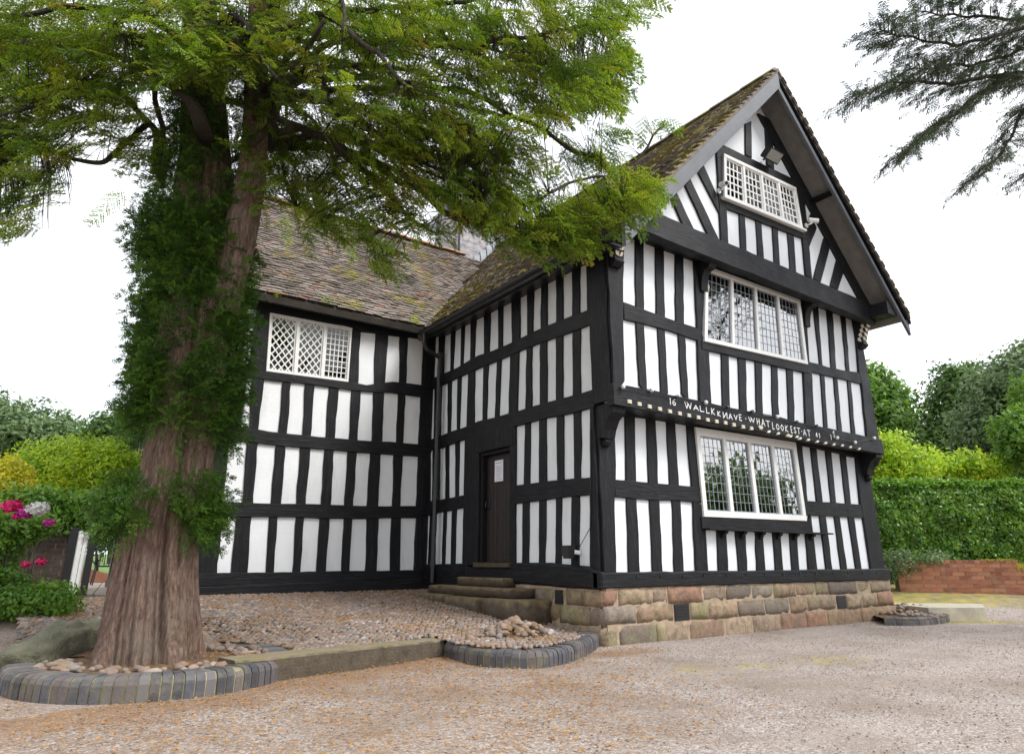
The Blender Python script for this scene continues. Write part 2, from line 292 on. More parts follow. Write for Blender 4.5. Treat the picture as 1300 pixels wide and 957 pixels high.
def blob(px,py,z,rx,ry,ang=0):
    c=onZ(px,py,z); dx=X-c[0]; dy=Y-c[1]; ca,sa=math.cos(ang),math.sin(ang)
    return np.exp(-(((dx*ca+dy*sa)/rx)**2+((-dx*sa+dy*ca)/ry)**2))
K1y=-.26
lit=.46*(1-ss(-1.2,1.0,X-.25-(Y-.27)*.61))*(1-ss(3.6,4.4,Y))+.28*np.exp(-((Y-(K1y+(X+3.98)*.286))/.55)**2)*(X<-1.9)*(Y<K1y+(X+3.98)*.286+.1); lit=np.maximum(lit,.75*blob(790,828,0,1.0,.4)); lit=np.maximum(lit,.35*ss(-6,-1,X)*0)
nb=np.maximum(lit,.55*blob(700,868,0,2.2,.8))
mo=np.zeros_like(X)
for a in ((1060,838,0,.9,.55,-.45),(960,845,0,.8,.5,-.35),(880,850,0,.5,.4,-.3)): mo=np.maximum(mo,.62*blob(*a))
for a in ((1180,778,.08,.9,.35,-.5),(1235,783,.08,1.3,.28,-.55)): mo=np.maximum(mo,.9*blob(*a))
dd_=(X-CAM[0])*HF[0]+(Y-CAM[1])*HF[1]
mo=np.maximum(mo,.75*ss(12.4,13.2,dd_)*(X>6)*(dd_<17)*(1-.5*ss(0,3,-Y+0)))
for nm,ar in (('litter',nb),('moss',mo)):
    at=me.attributes.new(nm,'FLOAT','POINT'); at.data.foreach_set('value',ar.reshape(-1).astype(np.float32))
g=link('gravel_ground',me,M['ground']); tag(g,kind='structure')
# ------------------------------------------------------------------ wall planes
class Plane:
    def __init__(s,kind,c): s.k=kind; s.c=c
    def to3(s,u,v,n): return np.array([u,s.c-n,v]) if s.k=='y' else np.array([s.c-n,u,v])
    def uv(s,px,py,n=.03):
        p=onY(px,py,s.c-n) if s.k=='y' else onX(px,py,s.c-n)
        return np.array([p[0],p[2]]) if s.k=='y' else np.array([p[1],p[2]])
FG=Plane('y',0.0); FU=Plane('y',-.33); FT=Plane('y',-.60); SD=Plane('x',0.0); WG=Plane('y',4.46); BG=Plane('y',-1.05)
# zoom views: (x0,y0,scale)
VA=(740,260,4.);VB=(740,480,4.);VC=(900,330,5.);VD=(900,520,5.);VE=(740,560,3.19);VF=(940,480,5.909);VS=(530,290,5.);VT=(530,460,5.);VU=(530,600,5.);VV=(270,370,4.);VW=(260,600,4.);VG=(760,80,3.19)
def px(view,x,y): return view[0]+x/view[2],view[1]+y/view[2]
def slab(mb,P,poly,n0,n1,ch=.006,wob=.0):
    """extrude a polygon (u,v) from depth n0 to n1 on plane P, with a small chamfer on the outer face"""
    pts=[np.array(p,float) for p in poly]
    if wob>0:
        out=[]
        for i,p in enumerate(pts):
            q=pts[(i+1)%len(pts)]; L=np.linalg.norm(q-p); k=max(1,int(L/.16)); nrm=np.array([-(q-p)[1],(q-p)[0]])/(L+1e-9)
            for j in range(k):
                t=j/k; w=0 if j==0 else noise.noise((p[0]*3+q[0]+i*7.1,p[1]*2+t*L*4.0,P.c*3+i))*wob
                out.append(p+(q-p)*t+nrm*w)
        pts=out
    A=sum(pts[i][0]*pts[(i+1)%len(pts)][1]-pts[(i+1)%len(pts)][0]*pts[i][1] for i in range(len(pts)))
    if A<0: pts=pts[::-1]
    n=len(pts); ins=[]
    for i in range(n):
        a,b,c=pts[i-1],pts[i],pts[(i+1)%n]; e1=b-a; e2=c-b; e1=e1/(np.linalg.norm(e1)+1e-9); e2=e2/(np.linalg.norm(e2)+1e-9)
        m=np.array([-e1[1]-e2[1],e1[0]+e2[0]]); l=np.linalg.norm(m); m=m/(l+1e-9); ins.append(b+m*ch*min(2,2/(l+.3)))
    vs=[P.to3(p[0],p[1],n0) for p in pts]+[P.to3(p[0],p[1],n1-ch) for p in pts]+[P.to3(p[0],p[1],n1) for p in ins]
    fs=[(i,(i+1)%n,n+(i+1)%n,n+i) for i in range(n)]+[(n+i,n+(i+1)%n,2*n+(i+1)%n,2*n+i) for i in range(n)]+[tuple(2*n+i for i in range(n)),tuple(range(n))[::-1]]
    if P.k=='x': fs=[f[::-1] for f in fs]
    mb.add(vs,fs)
HOUSE=empty('timber_framed_house',(0,0,0)); tag(HOUSE,'black and white timber framed manor house with mossy tiled roof and a tall front gable','house')
def panels(P,rows,tv,bv,n=.03):
    """rows: (xtl,xtr,yt,xbl,xbr,yb) -> list of ((tl),(tr),(bl),(br)) in uv"""
    out=[]
    for r in rows:
        t=r[6] if len(r)>6 else tv; b=r[7] if len(r)>7 else bv
        q=[P.uv(*px(t,r[0],r[2]),n),P.uv(*px(t,r[1],r[2]),n),P.uv(*px(b,r[3],r[5]),n),P.uv(*px(b,r[4],r[5]),n)]
        out.append([q[1],q[0],q[3],q[2]] if P.k=='x' else q)
    out.sort(key=lambda q:q[0][0]); return out
STUDN=[0]
def stud(P,parent,tl,tr,bl,br,n1=.03,ext=.05,name='stud'):
    tl,tr,bl,br=map(np.array,(tl,tr,bl,br))
    def e(a,b): d=a-b; return a+d/(np.linalg.norm(d)+1e-9)*ext
    m=MB(); STUDN[0]+=1; slab(m,P,[e(bl,tl),e(br,tr),e(tr,br),e(tl,bl)],-.04,n1-.002-random.random()*.006,.006,.018); return m.build(name,M['timber'],parent)
def studs_between(P,parent,pn,skip=()):
    for i in range(len(pn)-1):
        if i in skip: continue
        a,b=pn[i],pn[i+1]; stud(P,parent,(a[1]),(b[0]),(a[3]),(b[2]))
def rail(P,parent,up,lo,n1=.04,name='rail',mat='beam'):
    """up: points along the upper edge, lo: along lower edge (u,v), any order"""
    up=sorted(map(tuple,up)); lo=sorted(map(tuple,lo)); m=MB(); slab(m,P,[*lo,*up[::-1]],-.05,n1,.008,.012); return m.build(name,M[mat],parent)
def edge_pts(pn,which): # which 't' or 'b'
    return [((p[0]+p[1])/2 if which=='t' else (p[2]+p[3])/2) for p in pn]
def ext(pts,u0,u1):
    pts=sorted(map(tuple,pts)); a,b=pts[0],pts[-1]
    s=(b[1]-a[1])/(b[0]-a[0]+1e-9)
    return [(u0,a[1]+s*(u0-a[0]))]+pts+[(u1,b[1]+s*(u1-b[0]))]
def frame_of(P,name_posts):
    f=None
    for poly,n1 in name_posts:
        m=MB(); slab(m,P,poly,-.05,n1,.008,.02)
        if f is None: f=m.build('timber_frame',M['timber'],HOUSE)
        else: m.build('post',M['timber'],f)
    return f
# plaster wall panels behind the timbers
def wall(P,u0,u1,v0,v1,hole=None,mat='plaster',poly=None,name='wall'):
    m=MB(); T=.16
    def rect(a,b,c,d):
        if b-a<.01 or d-c<.01: return
        k=[P.to3(a,c,0),P.to3(b,c,0),P.to3(b,c,-T),P.to3(a,c,-T),P.to3(a,d,0),P.to3(b,d,0),P.to3(b,d,-T),P.to3(a,d,-T)]; m.hexa(k)
    if hole:
        h0,h1,g0,g1=hole; rect(u0,h0,v0,v1); rect(h1,u1,v0,v1); rect(h0,h1,v0,g0); rect(h0,h1,g1,v1)
    else: rect(u0,u1,v0,v1)
    return m.build(name,M[mat],HOUSE)
# ---- window builder
def window(P,corners,nl,cols,rows_,n_face=.07,fw=.07,mw=.055,style='lead',styles=None,sill=False,hw=None,label=None,barw=.006,gm='glass'):
    """corners px TL,TR,BR,BL"""
    TL,TR,BR,BL=[P.uv(*c,n_face) for c in corners]
    W=np.linalg.norm(TR-TL); H=np.linalg.norm(TL-BL)
    def q(s,t): return (1-t)*((1-s)*TL+s*TR)+t*((1-s)*BL+s*BR)
    m=MB(); a=fw/W; b=fw/H; hb=(hw or fw)/H
    slab(m,P,[q(0,1),q(1,1),q(1,1-b),q(0,1-b)],-.05,n_face,.006); slab(m,P,[q(0,hb),q(1,hb),q(1,0),q(0,0)],-.05,n_face,.006)
    slab(m,P,[q(0,1-b),q(a,1-b),q(a,hb),q(0,hb)],-.05,n_face-.003,.006); slab(m,P,[q(1-a,1-b),q(1,1-b),q(1,hb),q(1-a,hb)],-.05,n_face-.003,.006)
    fr=m.build('window',M['whitewood'],HOUSE)
    if label: fr['label']=label
    w=mw/W; x0=a; x1=1-a; lw=((x1-x0)-(nl-1)*w)/nl; gl=[]; lights=[]
    for i in range(nl):
        s0=x0+i*(lw+w); lights.append((s0,s0+lw))
        if i<nl-1:
            mm=MB(); slab(mm,P,[q(s0+lw,1-b),q(s0+lw+w,1-b),q(s0+lw+w,hb),q(s0+lw,hb)],-.04,n_face-.008,.006); mm.build('mullion',M['whitewood'],fr)
    t0,t1=hb,1-b; ng=n_face-.045
    for i,(s0,s1) in enumerate(lights):
        st=(styles[i] if styles else style); cm=M['whitewood'] if st in('white','diamond','square') else M['lead']; g=MB(); l=MB(); bw=barw
        # casement rim
        rw=.018 if st=='lead' else .022; rs=rw/W; rt=rw/H
        for pl in ([q(s0,t1),q(s1,t1),q(s1,t1-rt),q(s0,t1-rt)],[q(s0,t0+rt),q(s1,t0+rt),q(s1,t0),q(s0,t0)],[q(s0,t1-rt),q(s0+rs,t1-rt),q(s0+rs,t0+rt),q(s0,t0+rt)],[q(s1-rs,t1-rt),q(s1,t1-rt),q(s1,t0+rt),q(s1-rs,t0+rt)]): slab(l,P,pl,ng-.02,ng+.016,.003)
        S0,S1,T0,T1=s0+rs,s1-rs,t0+rt,t1-rt
        nc,nr=(cols,rows_) if not isinstance(cols,(list,tuple)) else (cols[i],rows_[i])
        if st=='diamond':
            g2=[q(S0,T1),q(S1,T1),q(S1,T0),q(S0,T0)]; g.add([P.to3(*x,ng-.004) for x in g2],[(0,1,2,3)])
            LW=(S1-S0)*W; LH=(T1-T0)*H; step=LW/3.3; slope=1.25
            def clipseg(c,sg): # line v = sg*slope*u + c inside [0,LW]x[0,LH]
                pts=[]
                for u in (0,LW):
                    v=sg*slope*u+c
                    if -1e-9<=v<=LH+1e-9: pts.append((u,v))
                for v in (0,LH):
                    u=(v-c)/(sg*slope)
                    if 1e-9<u<LW-1e-9: pts.append((u,v))
                return pts[:2] if len(pts)>=2 else None
            for sg in (1,-1):
                c=-slope*LW*1.02 if sg==1 else 0.0
                while c<LH+slope*LW:
                    sgm=clipseg(c,sg)
                    if sgm:
                        A,B=[q(S0+(S1-S0)*u/LW,T1-(T1-T0)*v/LH) for u,v in sgm]; d=B-A; L=np.linalg.norm(d)
                        if L>.03:
                            nn=np.array([-d[1],d[0]])/L*bw; slab(l,P,[A-nn,B-nn,B+nn,A+nn],ng-.006,ng+.008+(.002 if sg==1 else 0),.001)
                    c+=step*slope
        else:
            for r in range(nr):
                for c in range(nc):
                    a0,a1=S0+(S1-S0)*c/nc,S0+(S1-S0)*(c+1)/nc; b0,b1=T0+(T1-T0)*r/nr,T0+(T1-T0)*(r+1)/nr
                    tx,ty=[RNG.normal(0,.0007) for _ in range(2)]
                    g.add([P.to3(*q(a0,b1),ng-tx-ty),P.to3(*q(a1,b1),ng+tx-ty),P.to3(*q(a1,b0),ng+tx+ty),P.to3(*q(a0,b0),ng-tx+ty)],[(0,1,2,3)])
            if st!='lead': bw*=1.0
            for c in range(1,nc):
                s=S0+(S1-S0)*c/nc; dw=bw*.5/W*(1 if st=='lead' else 1.6); slab(l,P,[q(s-dw,T1),q(s+dw,T1),q(s+dw,T0),q(s-dw,T0)],ng-.006,ng+.006,.001)
            for r in range(1,nr):
                t=T0+(T1-T0)*r/nr; dh=bw*.5/H*(1 if st=='lead' else 1.6); slab(l,P,[q(S0,t+dh),q(S1,t+dh),q(S1,t-dh),q(S0,t-dh)],ng-.006,ng+.008,.001)
        g.build('glass',M[gm],fr); l.build('lattice',cm,fr)
    if sill:
        sm=MB(); o=np.array([.05,0]); slab(sm,P,[q(0,1)-o,q(1,1)+o,q(1,1)+o-[0,.04],q(0,1)-o-[0,.04]],-.02,n_face+.035,.005); sm.build('sill',M['whitewood'],fr)
    return fr,q,(TL,TR,BR,BL)
# ================================================================== FACADE, GROUND FLOOR
G1=panels(FG,[(127,180,228,133,188,525),(219,272,236,233,285,525),(311,362,240,325,374,525),(398,447,245,411,460,523),(500,545,355,508,552,521),(582,620,356,590,633,520),(661,700,357,668,707,520),(731,770,358,742,782,519),(800,838,359,813,850,518),(868,903,362,879,915,517),(925,960,302,950,987,516),(985,1020,304,1012,1048,515),(1042,1076,307,1072,1108,514),(1100,1134,310,1130,1165,513)],VE,VE)
G2L=panels(FG,[(163,218,195,165,222,517),(267,325,202,273,337,527),(372,428,217,385,444,537),(473,530,234,491,554,547)],VB,VB)
G2R=panels(FG,[(592,648,235,627,687,580),(687,743,255,725,780,586),(780,836,275,810,872,593),(875,930,300,905,960,599)],VD,VD)
UX1=6.74; JZ=2.90
WLc=[px(VB,575,247),px(VB,1082,325),px(VB,1140,725),px(VB,618,703)]
wl=[FG.uv(*c,.07) for c in WLc]
hole=(wl[0][0]+.05,wl[1][0]-.05,wl[3][1]+.05,wl[0][1]-.05)
wall(FG,.02,UX1-.02,.62,JZ,hole)
pz0,pz1=.64,.82
zt=lambda u:.82-.0*u
F1=frame_of(FG,[([(0,pz1),(G1[0][2][0],pz1),(G1[0][0][0],G1[0][0][1]),(G2L[0][2][0],G2L[0][2][1]),(G2L[0][0][0],JZ),(0,JZ)],.045),
 ([(G1[13][3][0],pz1),(UX1,pz1),(UX1,JZ),(G2R[3][1][0]+.02,JZ),(G2R[3][3][0],G2R[3][3][1]),(G1[13][1][0],G1[13][1][1])],.045)])
studs_between(FG,F1,G1,skip=(3,9)); studs_between(FG,F1,G2L); studs_between(FG,F1,G2R)
stud(FG,F1,G2L[3][1],(wl[0][0]+.02,G2L[3][1][1]),G2L[3][3],(wl[3][0]+.02,G2L[3][3][1]),.04,name='post'); stud(FG,F1,G1[3][1],G1[4][0]+[0,.25],G1[3][3],G1[4][2],.04,name='post')
stud(FG,F1,(wl[1][0]-.02,G2R[0][0][1]),G2R[0][0],(wl[2][0]-.02,G2R[0][2][1]),G2R[0][2],.04,name='post'); stud(FG,F1,G1[9][1]+[.0,0],G1[10][0],G1[9][3],G1[10][2],.04,name='post')
rail(FG,F1,ext(edge_pts(G2L,'b'),.25,wl[3][0]),ext(edge_pts(G1[:4],'t'),.25,wl[3][0]))
rail(FG,F1,ext(edge_pts(G2R,'b'),wl[2][0],UX1-.25),ext(edge_pts(G1[10:],'t'),wl[2][0],UX1-.25))
lz=FG.uv(*px(VB,620,765),.1)[1]
rail(FG,F1,[(wl[3][0]-.05,wl[3][1]-.0),(wl[2][0]+.05,wl[2][1]-.0)],[(wl[3][0]-.05,lz),(wl[2][0]+.05,lz+.01)],.055)
m=MB(); slab(m,FG,[(wl[3][0]-.03,lz-.012),(wl[2][0]+.55,lz-.012),(wl[2][0]+.55,lz+.012),(wl[3][0]-.03,lz+.012)],0,.17,.004); m.build('ledge',M['beam'],F1)
for i in range(4,10):  # little brackets under the ledge on the studs
    u=(G1[i][1][0]+G1[i+1][0][0])/2; m=MB(); w=.035
    prof=[(0,0),(.09,0),(.08,-.03),(.045,-.05),(.03,-.08),(0,-.11)]
    vs=[FG.to3(u+s,lz-.013+b,.025+a) for s in(-w,w) for a,b in prof]; k=len(prof); m.add(vs,[tuple(range(k)),tuple(range(k,2*k))[::-1]]+[((j+1)%k,j,k+j,k+(j+1)%k) for j in range(k)]); m.build('bracket',M['timber'],F1)
rail(FG,F1,[(0.1,JZ+.04),(UX1-.1,JZ+.0)],ext(edge_pts(G2L+G2R,'t'),.1,UX1-.1),.05)
m=MB(); slab(m,FG,[(-.10,pz0),(UX1+.04,pz0),(UX1+.04,pz1+.004),(-.10,pz1+.004)],-.05,.10,.02,.01); m.build('sill_beam',M['beam'],F1)
for i in range(0,14):
    for p in (G1[i],):
        c=np.array([p[3][0]+.06,pz1-.055]); m=MB(); slab(m,FG,[c+[-.012,-.012],c+[.012,-.012],c+[.012,.012],c+[-.012,.012]],.09,.112,.003); m.build('peg',M['metal'],F1)
# windows
window(FG,WLc,4,5,8,n_face=.07,fw=.085,mw=.075,hw=.12,label='white framed leaded window in four lights below the carved inscription')
# ================================================================== FACADE, UPPER FLOOR
U1=panels(FU,[(203,272,590,210,288,895),(312,382,615,327,398,940),(420,487,645,436,503,60,VA,VB),(522,580,680,540,592,110,VA,VB),(643,705,750,652,712,132,VA,VB),(743,790,772,750,800,155,VA,VB),(830,877,790,835,885,180,VA,VB),(912,960,810,916,968,200,VA,VB),(992,1037,830,1000,1048,210,VA,VB),(1070,1120,847,1078,1130,230,VA,VB),(652,712,720,555,632,372,VC,VF),(737,795,740,660,733,388,VC,VF),(820,882,758,768,838,410,VC,VF),(905,965,780,868,943,428,VC,VF)],VA,VA)
U2L=panels(FU,[(212,268,140,203,272,505),(312,370,192,313,375,545),(413,470,235,418,475,582),(513,563,272,516,579,615)],VA,VA)
U2R=panels(FU,[(612,665,285,637,705,655),(695,750,300,725,780,680),(788,840,325,812,877,700),(870,920,357,897,950,710)],VC,VC)
UX0=-.02; UXR=6.62; BZ=5.36
WUc=[px(VA,627,308),px(VA,1105,482),px(VA,1145,810),px(VA,620,692)]
wu=[FU.uv(*c,.07) for c in WUc]
wall(FU,UX0+.02,UXR-.02,JZ,BZ+.1,(wu[0][0]+.05,wu[1][0]-.05,wu[3][1]+.05,wu[0][1]-.05))
F2=frame_of(FU,[([(UX0,JZ+.02),(U1[0][2][0],U1[0][2][1]),(U1[0][0][0],U1[0][0][1]),(U2L[0][2][0],U2L[0][2][1]),(U2L[0][0][0]-.02,BZ),(UX0,BZ)],.045),
 ([(U1[13][3][0],U1[13][3][1]-.1),(UXR,JZ+.02),(UXR,BZ),(U2R[3][1][0],BZ),(U2R[3][3][0],U2R[3][3][1]),(U1[13][1][0],U1[13][1][1])],.045)])
studs_between(FU,F2,U1,skip=(3,9)); studs_between(FU,F2,U2L); studs_between(FU,F2,U2R)
stud(FU,F2,U2L[3][1],(wu[0][0]+.02,U2L[3][1][1]),U2L[3][3],(wu[3][0]+.02,U2L[3][3][1]),.045,name='post'); stud(FU,F2,U1[3][1],U1[4][0]+[0,.2],U1[3][3],U1[4][2],.045,name='post')
stud(FU,F2,(wu[1][0]-.02,U2R[0][0][1]),U2R[0][0],(wu[2][0]-.02,U2R[0][2][1]),U2R[0][2],.045,name='post'); stud(FU,F2,U1[9][1],U1[10][0],U1[9][3],U1[10][2],.045,name='post')
rail(FU,F2,ext(edge_pts(U2L,'b'),.25,wu[3][0]),ext(edge_pts(U1[:4],'t'),.25,wu[3][0]))
rail(FU,F2,ext(edge_pts(U2R,'b'),wu[2][0],UXR-.22),ext(edge_pts(U1[10:],'t'),wu[2][0],UXR-.22))
rail(FU,F2,[(wu[3][0]-.05,wu[3][1]),(wu[2][0]+.05,wu[2][1])],ext(edge_pts(U1[4:10],'t'),wu[3][0]-.05,wu[2][0]+.05),.05)
rail(FU,F2,[(.0,BZ+.02),(UXR,BZ+.02)],ext(edge_pts(U2L+U2R,'t'),.0,UXR),.042)
window(FU,WUc,4,5,8,n_face=.075,fw=.065,mw=.055,hw=.075,label='wide white framed leaded window under the gable beam')
# jetty beam with the inscription
jl=[FU.uv(775,485,.06),FU.uv(1099,554,.06)]; jb=[FU.uv(778,513,.06),FU.uv(1099,573,.06)]
JT=[(UX0-.03,(jl[0][1])),(UXR+.05,jl[1][1])]; JB=[(UX0-.03,jb[0][1]),(UXR+.05,jb[1][1])]
bres=rail(FU,F2,JT,JB,.07,'inscribed_beam'); bres['label']='jetty beam with white carved inscription and a row of white dentils'
m=MB(); m.box((UX0+.05,-.36,JZ-.06),(UXR-.02,.02,JZ+.012)); m.build('soffit',M['timber'],F2)
def jy(u,t): # v along the beam, t 0 bottom .. 1 top
    s=(u-JT[0][0])/(JT[1][0]-JT[0][0]); a=JB[0][1]*(1-s)+JB[1][1]*s; b=JT[0][1]*(1-s)+JT[1][1]*s; return a+(b-a)*t
GL={'1':[[(.5,0),(.5,1)],[(.25,.8),(.5,1)]],'6':[[(.85,1),(.3,.7),(.15,.3),(.35,0),(.75,0),(.9,.3),(.65,.5),(.2,.4)]],'W':[[(0,1),(.25,0),(.5,.8),(.75,0),(1,1)],[(.35,1),(.5,.6)]],'A':[[(0,0),(.5,1),(1,0)],[(.2,.35),(.8,.35)]],
'L':[[(.15,1),(.15,0),(.9,.05)]],'K':[[(.15,1),(.15,0)],[(.9,1),(.15,.45),(.95,0)]],'N':[[(.1,0),(.1,1),(.9,0),(.9,1)]],'И':[[(.1,1),(.1,0),(.9,1),(.9,0)]],'V':[[(0,1),(.5,0),(1,1)]],'E':[[(.85,1),(.15,1),(.15,0),(.85,0)],[(.15,.5),(.7,.5)]],
'H':[[(.1,0),(.1,1)],[(.9,0),(.9,1)],[(.1,.5),(.9,.5)]],'T':[[(.5,0),(.5,1)],[(0,1),(1,1)]],'O':[[(.5,0),(.1,.3),(.1,.7),(.5,1),(.9,.7),(.9,.3),(.5,0)]],'S':[[(.85,.85),(.5,1),(.15,.8),(.5,.5),(.85,.2),(.5,0),(.1,.15)]],'4':[[(.7,0),(.7,1),(.1,.3),(.95,.3)]],'.':[[(.4,.45),(.6,.55)]],'I':[[(.5,0),(.5,1)]]}
LET=[('1',849.5,852,505.5,513.5),('6',852.5,858,506,514.5),('W',869,878,510,519.5),('A',880,886.5,514,521),('L',887.5,894,515,523),('L',895.5,901,517,525),('K',902,907.5,518,526.5),('K',910,914.5,522,528.5),('И',917,923.5,523,531.5),('A',924.5,929.5,525,532.5),('V',931.5,936,526.5,533),('E',937.5,942,526,534),('.',945,948,529,534),('W',950,958,529.5,536.5),('H',960,964.5,531,539),('A',966,971,532,541),('T',972,977.5,534,542.5),('L',979.5,983.5,536,545),('O',984.5,989.5,538,546),('O',990.5,995,539,547),('K',996,1000.5,540,548.5),('E',1003,1006.5,541,549.5),('S',1007,1011,542,550),('T',1011.5,1016,543,551),('.',1016,1019,546,549),('A',1019,1023.5,545,553),('T',1024.5,1029,546,554),('4',1035,1038,549,555),('1',1038.5,1042,550,556),('1',1053.5,1056,551,558),('S',1056.5,1060.5,547,555.5)]
m=MB()
for ch,x0,x1,y0,y1 in LET:
    tl=FU.uv(x0,y0,.07); br=FU.uv(x1,y1,.07); 
    for st in GL[ch]:
        for a,b in zip(st[:-1],st[1:]):
            A=np.array([tl[0]+(br[0]-tl[0])*a[0],br[1]+(tl[1]-br[1])*a[1]]); B=np.array([tl[0]+(br[0]-tl[0])*b[0],br[1]+(tl[1]-br[1])*b[1]]); d=B-A; L=np.linalg.norm(d)+1e-9; A=A-d/L*.004; B=B+d/L*.004; nn=np.array([-d[1],d[0]])/L*.0065
            slab(m,FU,[A-nn,B-nn,B+nn,A+nn],.06,.0745+random.random()*.002,.001)
m.build('inscription',M['plastic'],bres) if False else None
ins=m.build('inscription',M['plastic'],F2)
m=MB()
dent=[px(VB,*q) for q in [(238,113),(288,125),(340,138),(392,150),(443,162),(493,173),(540,183),(588,193),(635,205),(680,213),(725,220),(768,230),(815,240),(857,248)]]
for x,y in dent:
    c=FU.uv(x,y+1.5,.08); s=.035
    for k in (-1,1): slab(m,FU,[c+[-s,k*.013-.010],c+[s,k*.013-.010],c+[s-.006,k*.013+.009],c+[-s-.006,k*.013+.009]],.05,.088,.003)
sl=[px(VB,*q) for q in [(945,265),(993,274),(1042,283),(1088,291)]]+[px(VD,*q) for q in [(520,160),(580,174),(632,183),(690,194),(742,203),(795,212),(848,219),(900,229),(955,240)]]
for x,y in sl:
    c=FU.uv(x,y+1.5,.08); s=.045; slab(m,FU,[c+[-s,-.022],c+[s-.03,-.018],c+[s,.020],c+[-s+.03,.016]],.05,.088,.003)
c=FU.uv(*px(VB,903,252),.08)
for k in range(5):
    th=math.pi*(.1+k*.2); d=np.array([math.cos(th),-math.sin(th)])*.06; nn=np.array([-d[1],d[0]])*.12; slab(m,FU,[c+[0,.03]-nn,c+[0,.03]+d-nn,c+[0,.03]+d+nn,c+[0,.03]+nn],.05,.088,.001)
m.build('dentils',M['cream'],F2)
# ================================================================== GABLE
A_=BG.uv(983,93,0); L_=BG.uv(789,283,0); R_=BG.uv(1150,404,0)
RIDX,RIDZ=A_[0],A_[1]; EX,EZ=L_[0],L_[1]; ERX,ERZ=R_[0],R_[1]
def roofz(x): return EZ+(RIDZ-EZ)*(x-EX)/(RIDX-EX) if x<RIDX else ERZ+(RIDZ-ERZ)*(ERX-x)/(ERX-RIDX)
rt=.16
gb=MB(); base=BZ+.05; gp=[(.12,base),(UXR-.15,base)]
gpoly=[(EX+ (base-EZ+rt)/(RIDZ-EZ)*(RIDX-EX)+.1,base),(ERX-(base-ERZ+rt)/(RIDZ-ERZ)*(ERX-RIDX)-.1,base),(RIDX,RIDZ-rt-.05)]
WGc=[(919.4,194.4),(1011,238),(1020,291),(920.5,250)]
wg=[FT.uv(*c,.07) for c in WGc]
# wall with hole: left, right and top pieces following the slope
def zin(x): return roofz(x)-rt-.02
hx0,hx1,hz0,hz1=wg[0][0]+.02,wg[1][0]-.04,wg[3][1]+.05,wg[1][1]-.1
hz0=min(wg[3][1],wg[2][1])+.12
for poly in ([gpoly[0],(hx0,base),(hx0,zin(hx0))],[(hx1,base),gpoly[1],(hx1,zin(hx1))],[(hx0,base),(hx1,base),(hx1,hz0),(hx0,hz0)],[(hx0,hz1),(hx1,hz1),(hx1,zin(hx1)),(RIDX,zin(RIDX)),(hx0,zin(hx0))]):
    slab(gb,FT,poly,-.14,0,.001)
gb.build('gable_wall',M['plaster'],HOUSE)
def gq(*pts): return [FT.uv(*px(VG,*p),.035) for p in pts]
m=MB(); bl=[FT.uv(806,289,.1),FT.uv(1088,402,.1)]; bt=[FT.uv(829,275,.1),FT.uv(1088,376,.1)]
zb=(bl[0][1]+bl[1][1])/2
slab(m,FT,[(.02,bl[0][1]),(UXR-.02,bl[1][1]),(UXR-.02,bl[1][1]+.40),(.02,bl[0][1]+.40)],-.05,.10,.02,.015)
F3=m.build('timber_frame',M['beam'],HOUSE); 
m=MB(); m.box((.04,-.62,BZ-.02),(UXR-.05,-.30,BZ+.06)); m.build('soffit',M['beam'],F3)
def gt(*pts,n1=.035,name='brace'):
    m=MB(); slab(m,FT,gq(*pts),-.04,n1-random.random()*.004,.006,.01); m.build(name,M['timber'],F3)
gt((478,320),(860,505),(860,535),(480,352),n1=.045,name='collar'); gt((478,345),(508,362),(527,745),(497,725),n1=.04,name='post'); gt((805,500),(832,518),(865,875),(840,858),n1=.04,name='post')
gt((510,553),(845,690),(845,718),(512,588),n1=.045,name='rail')
GP=panels(FT,[(522,570,592,527,577,750),(595,638,622,602,647,783),(662,705,650,672,713,810),(728,767,680,737,777,835),(793,830,705,803,838,860)],VG,VG); studs_between(FT,F3,GP)
gt((297,552),(318,525),(400,700),(352,675)); gt((352,495),(372,468),(498,735),(452,712)); gt((405,443),(428,415),(485,545),(492,610))
gt((596,245),(620,235),(622,385),(597,370),name='stud'); gt((676,250),(706,305),(712,432),(684,410),name='stud')
gt((915,708),(937,752),(900,890),(873,872)); gt((968,793),(995,842),(970,918),(940,904)); gt((862,610),(885,668),(855,745),(838,690))
for a,b,sgn in ((gq((645,205))[0],gq((1060,965))[0],1),):
    m=MB(); slab(m,FT,[a,b,(b[0]+.30,b[1]),(RIDX+.0,zin(RIDX)+.0),(RIDX-.1,a[1])] if 0 else [a,b,(b[0]+.34,b[1]),(a[0]+.34,a[1]+.02)],-.04,.05,.006,.01); m.build('rafter',M['timber'],F3)
a=np.array([RIDX-.05,zin(RIDX)]); b=np.array([EX+.45,roofz(EX+.45)-rt-.05]); m=MB(); slab(m,FT,[a+[0,-.25],b+[0,-.25],b,a],-.04,.05,.006); m.build('rafter',M['timber'],F3)
window(FT,WGc,4,4,5,n_face=.08,fw=.065,mw=.055,style='white',gm='glassdim',sill=True,barw=.016,label='small white window high in the gable')
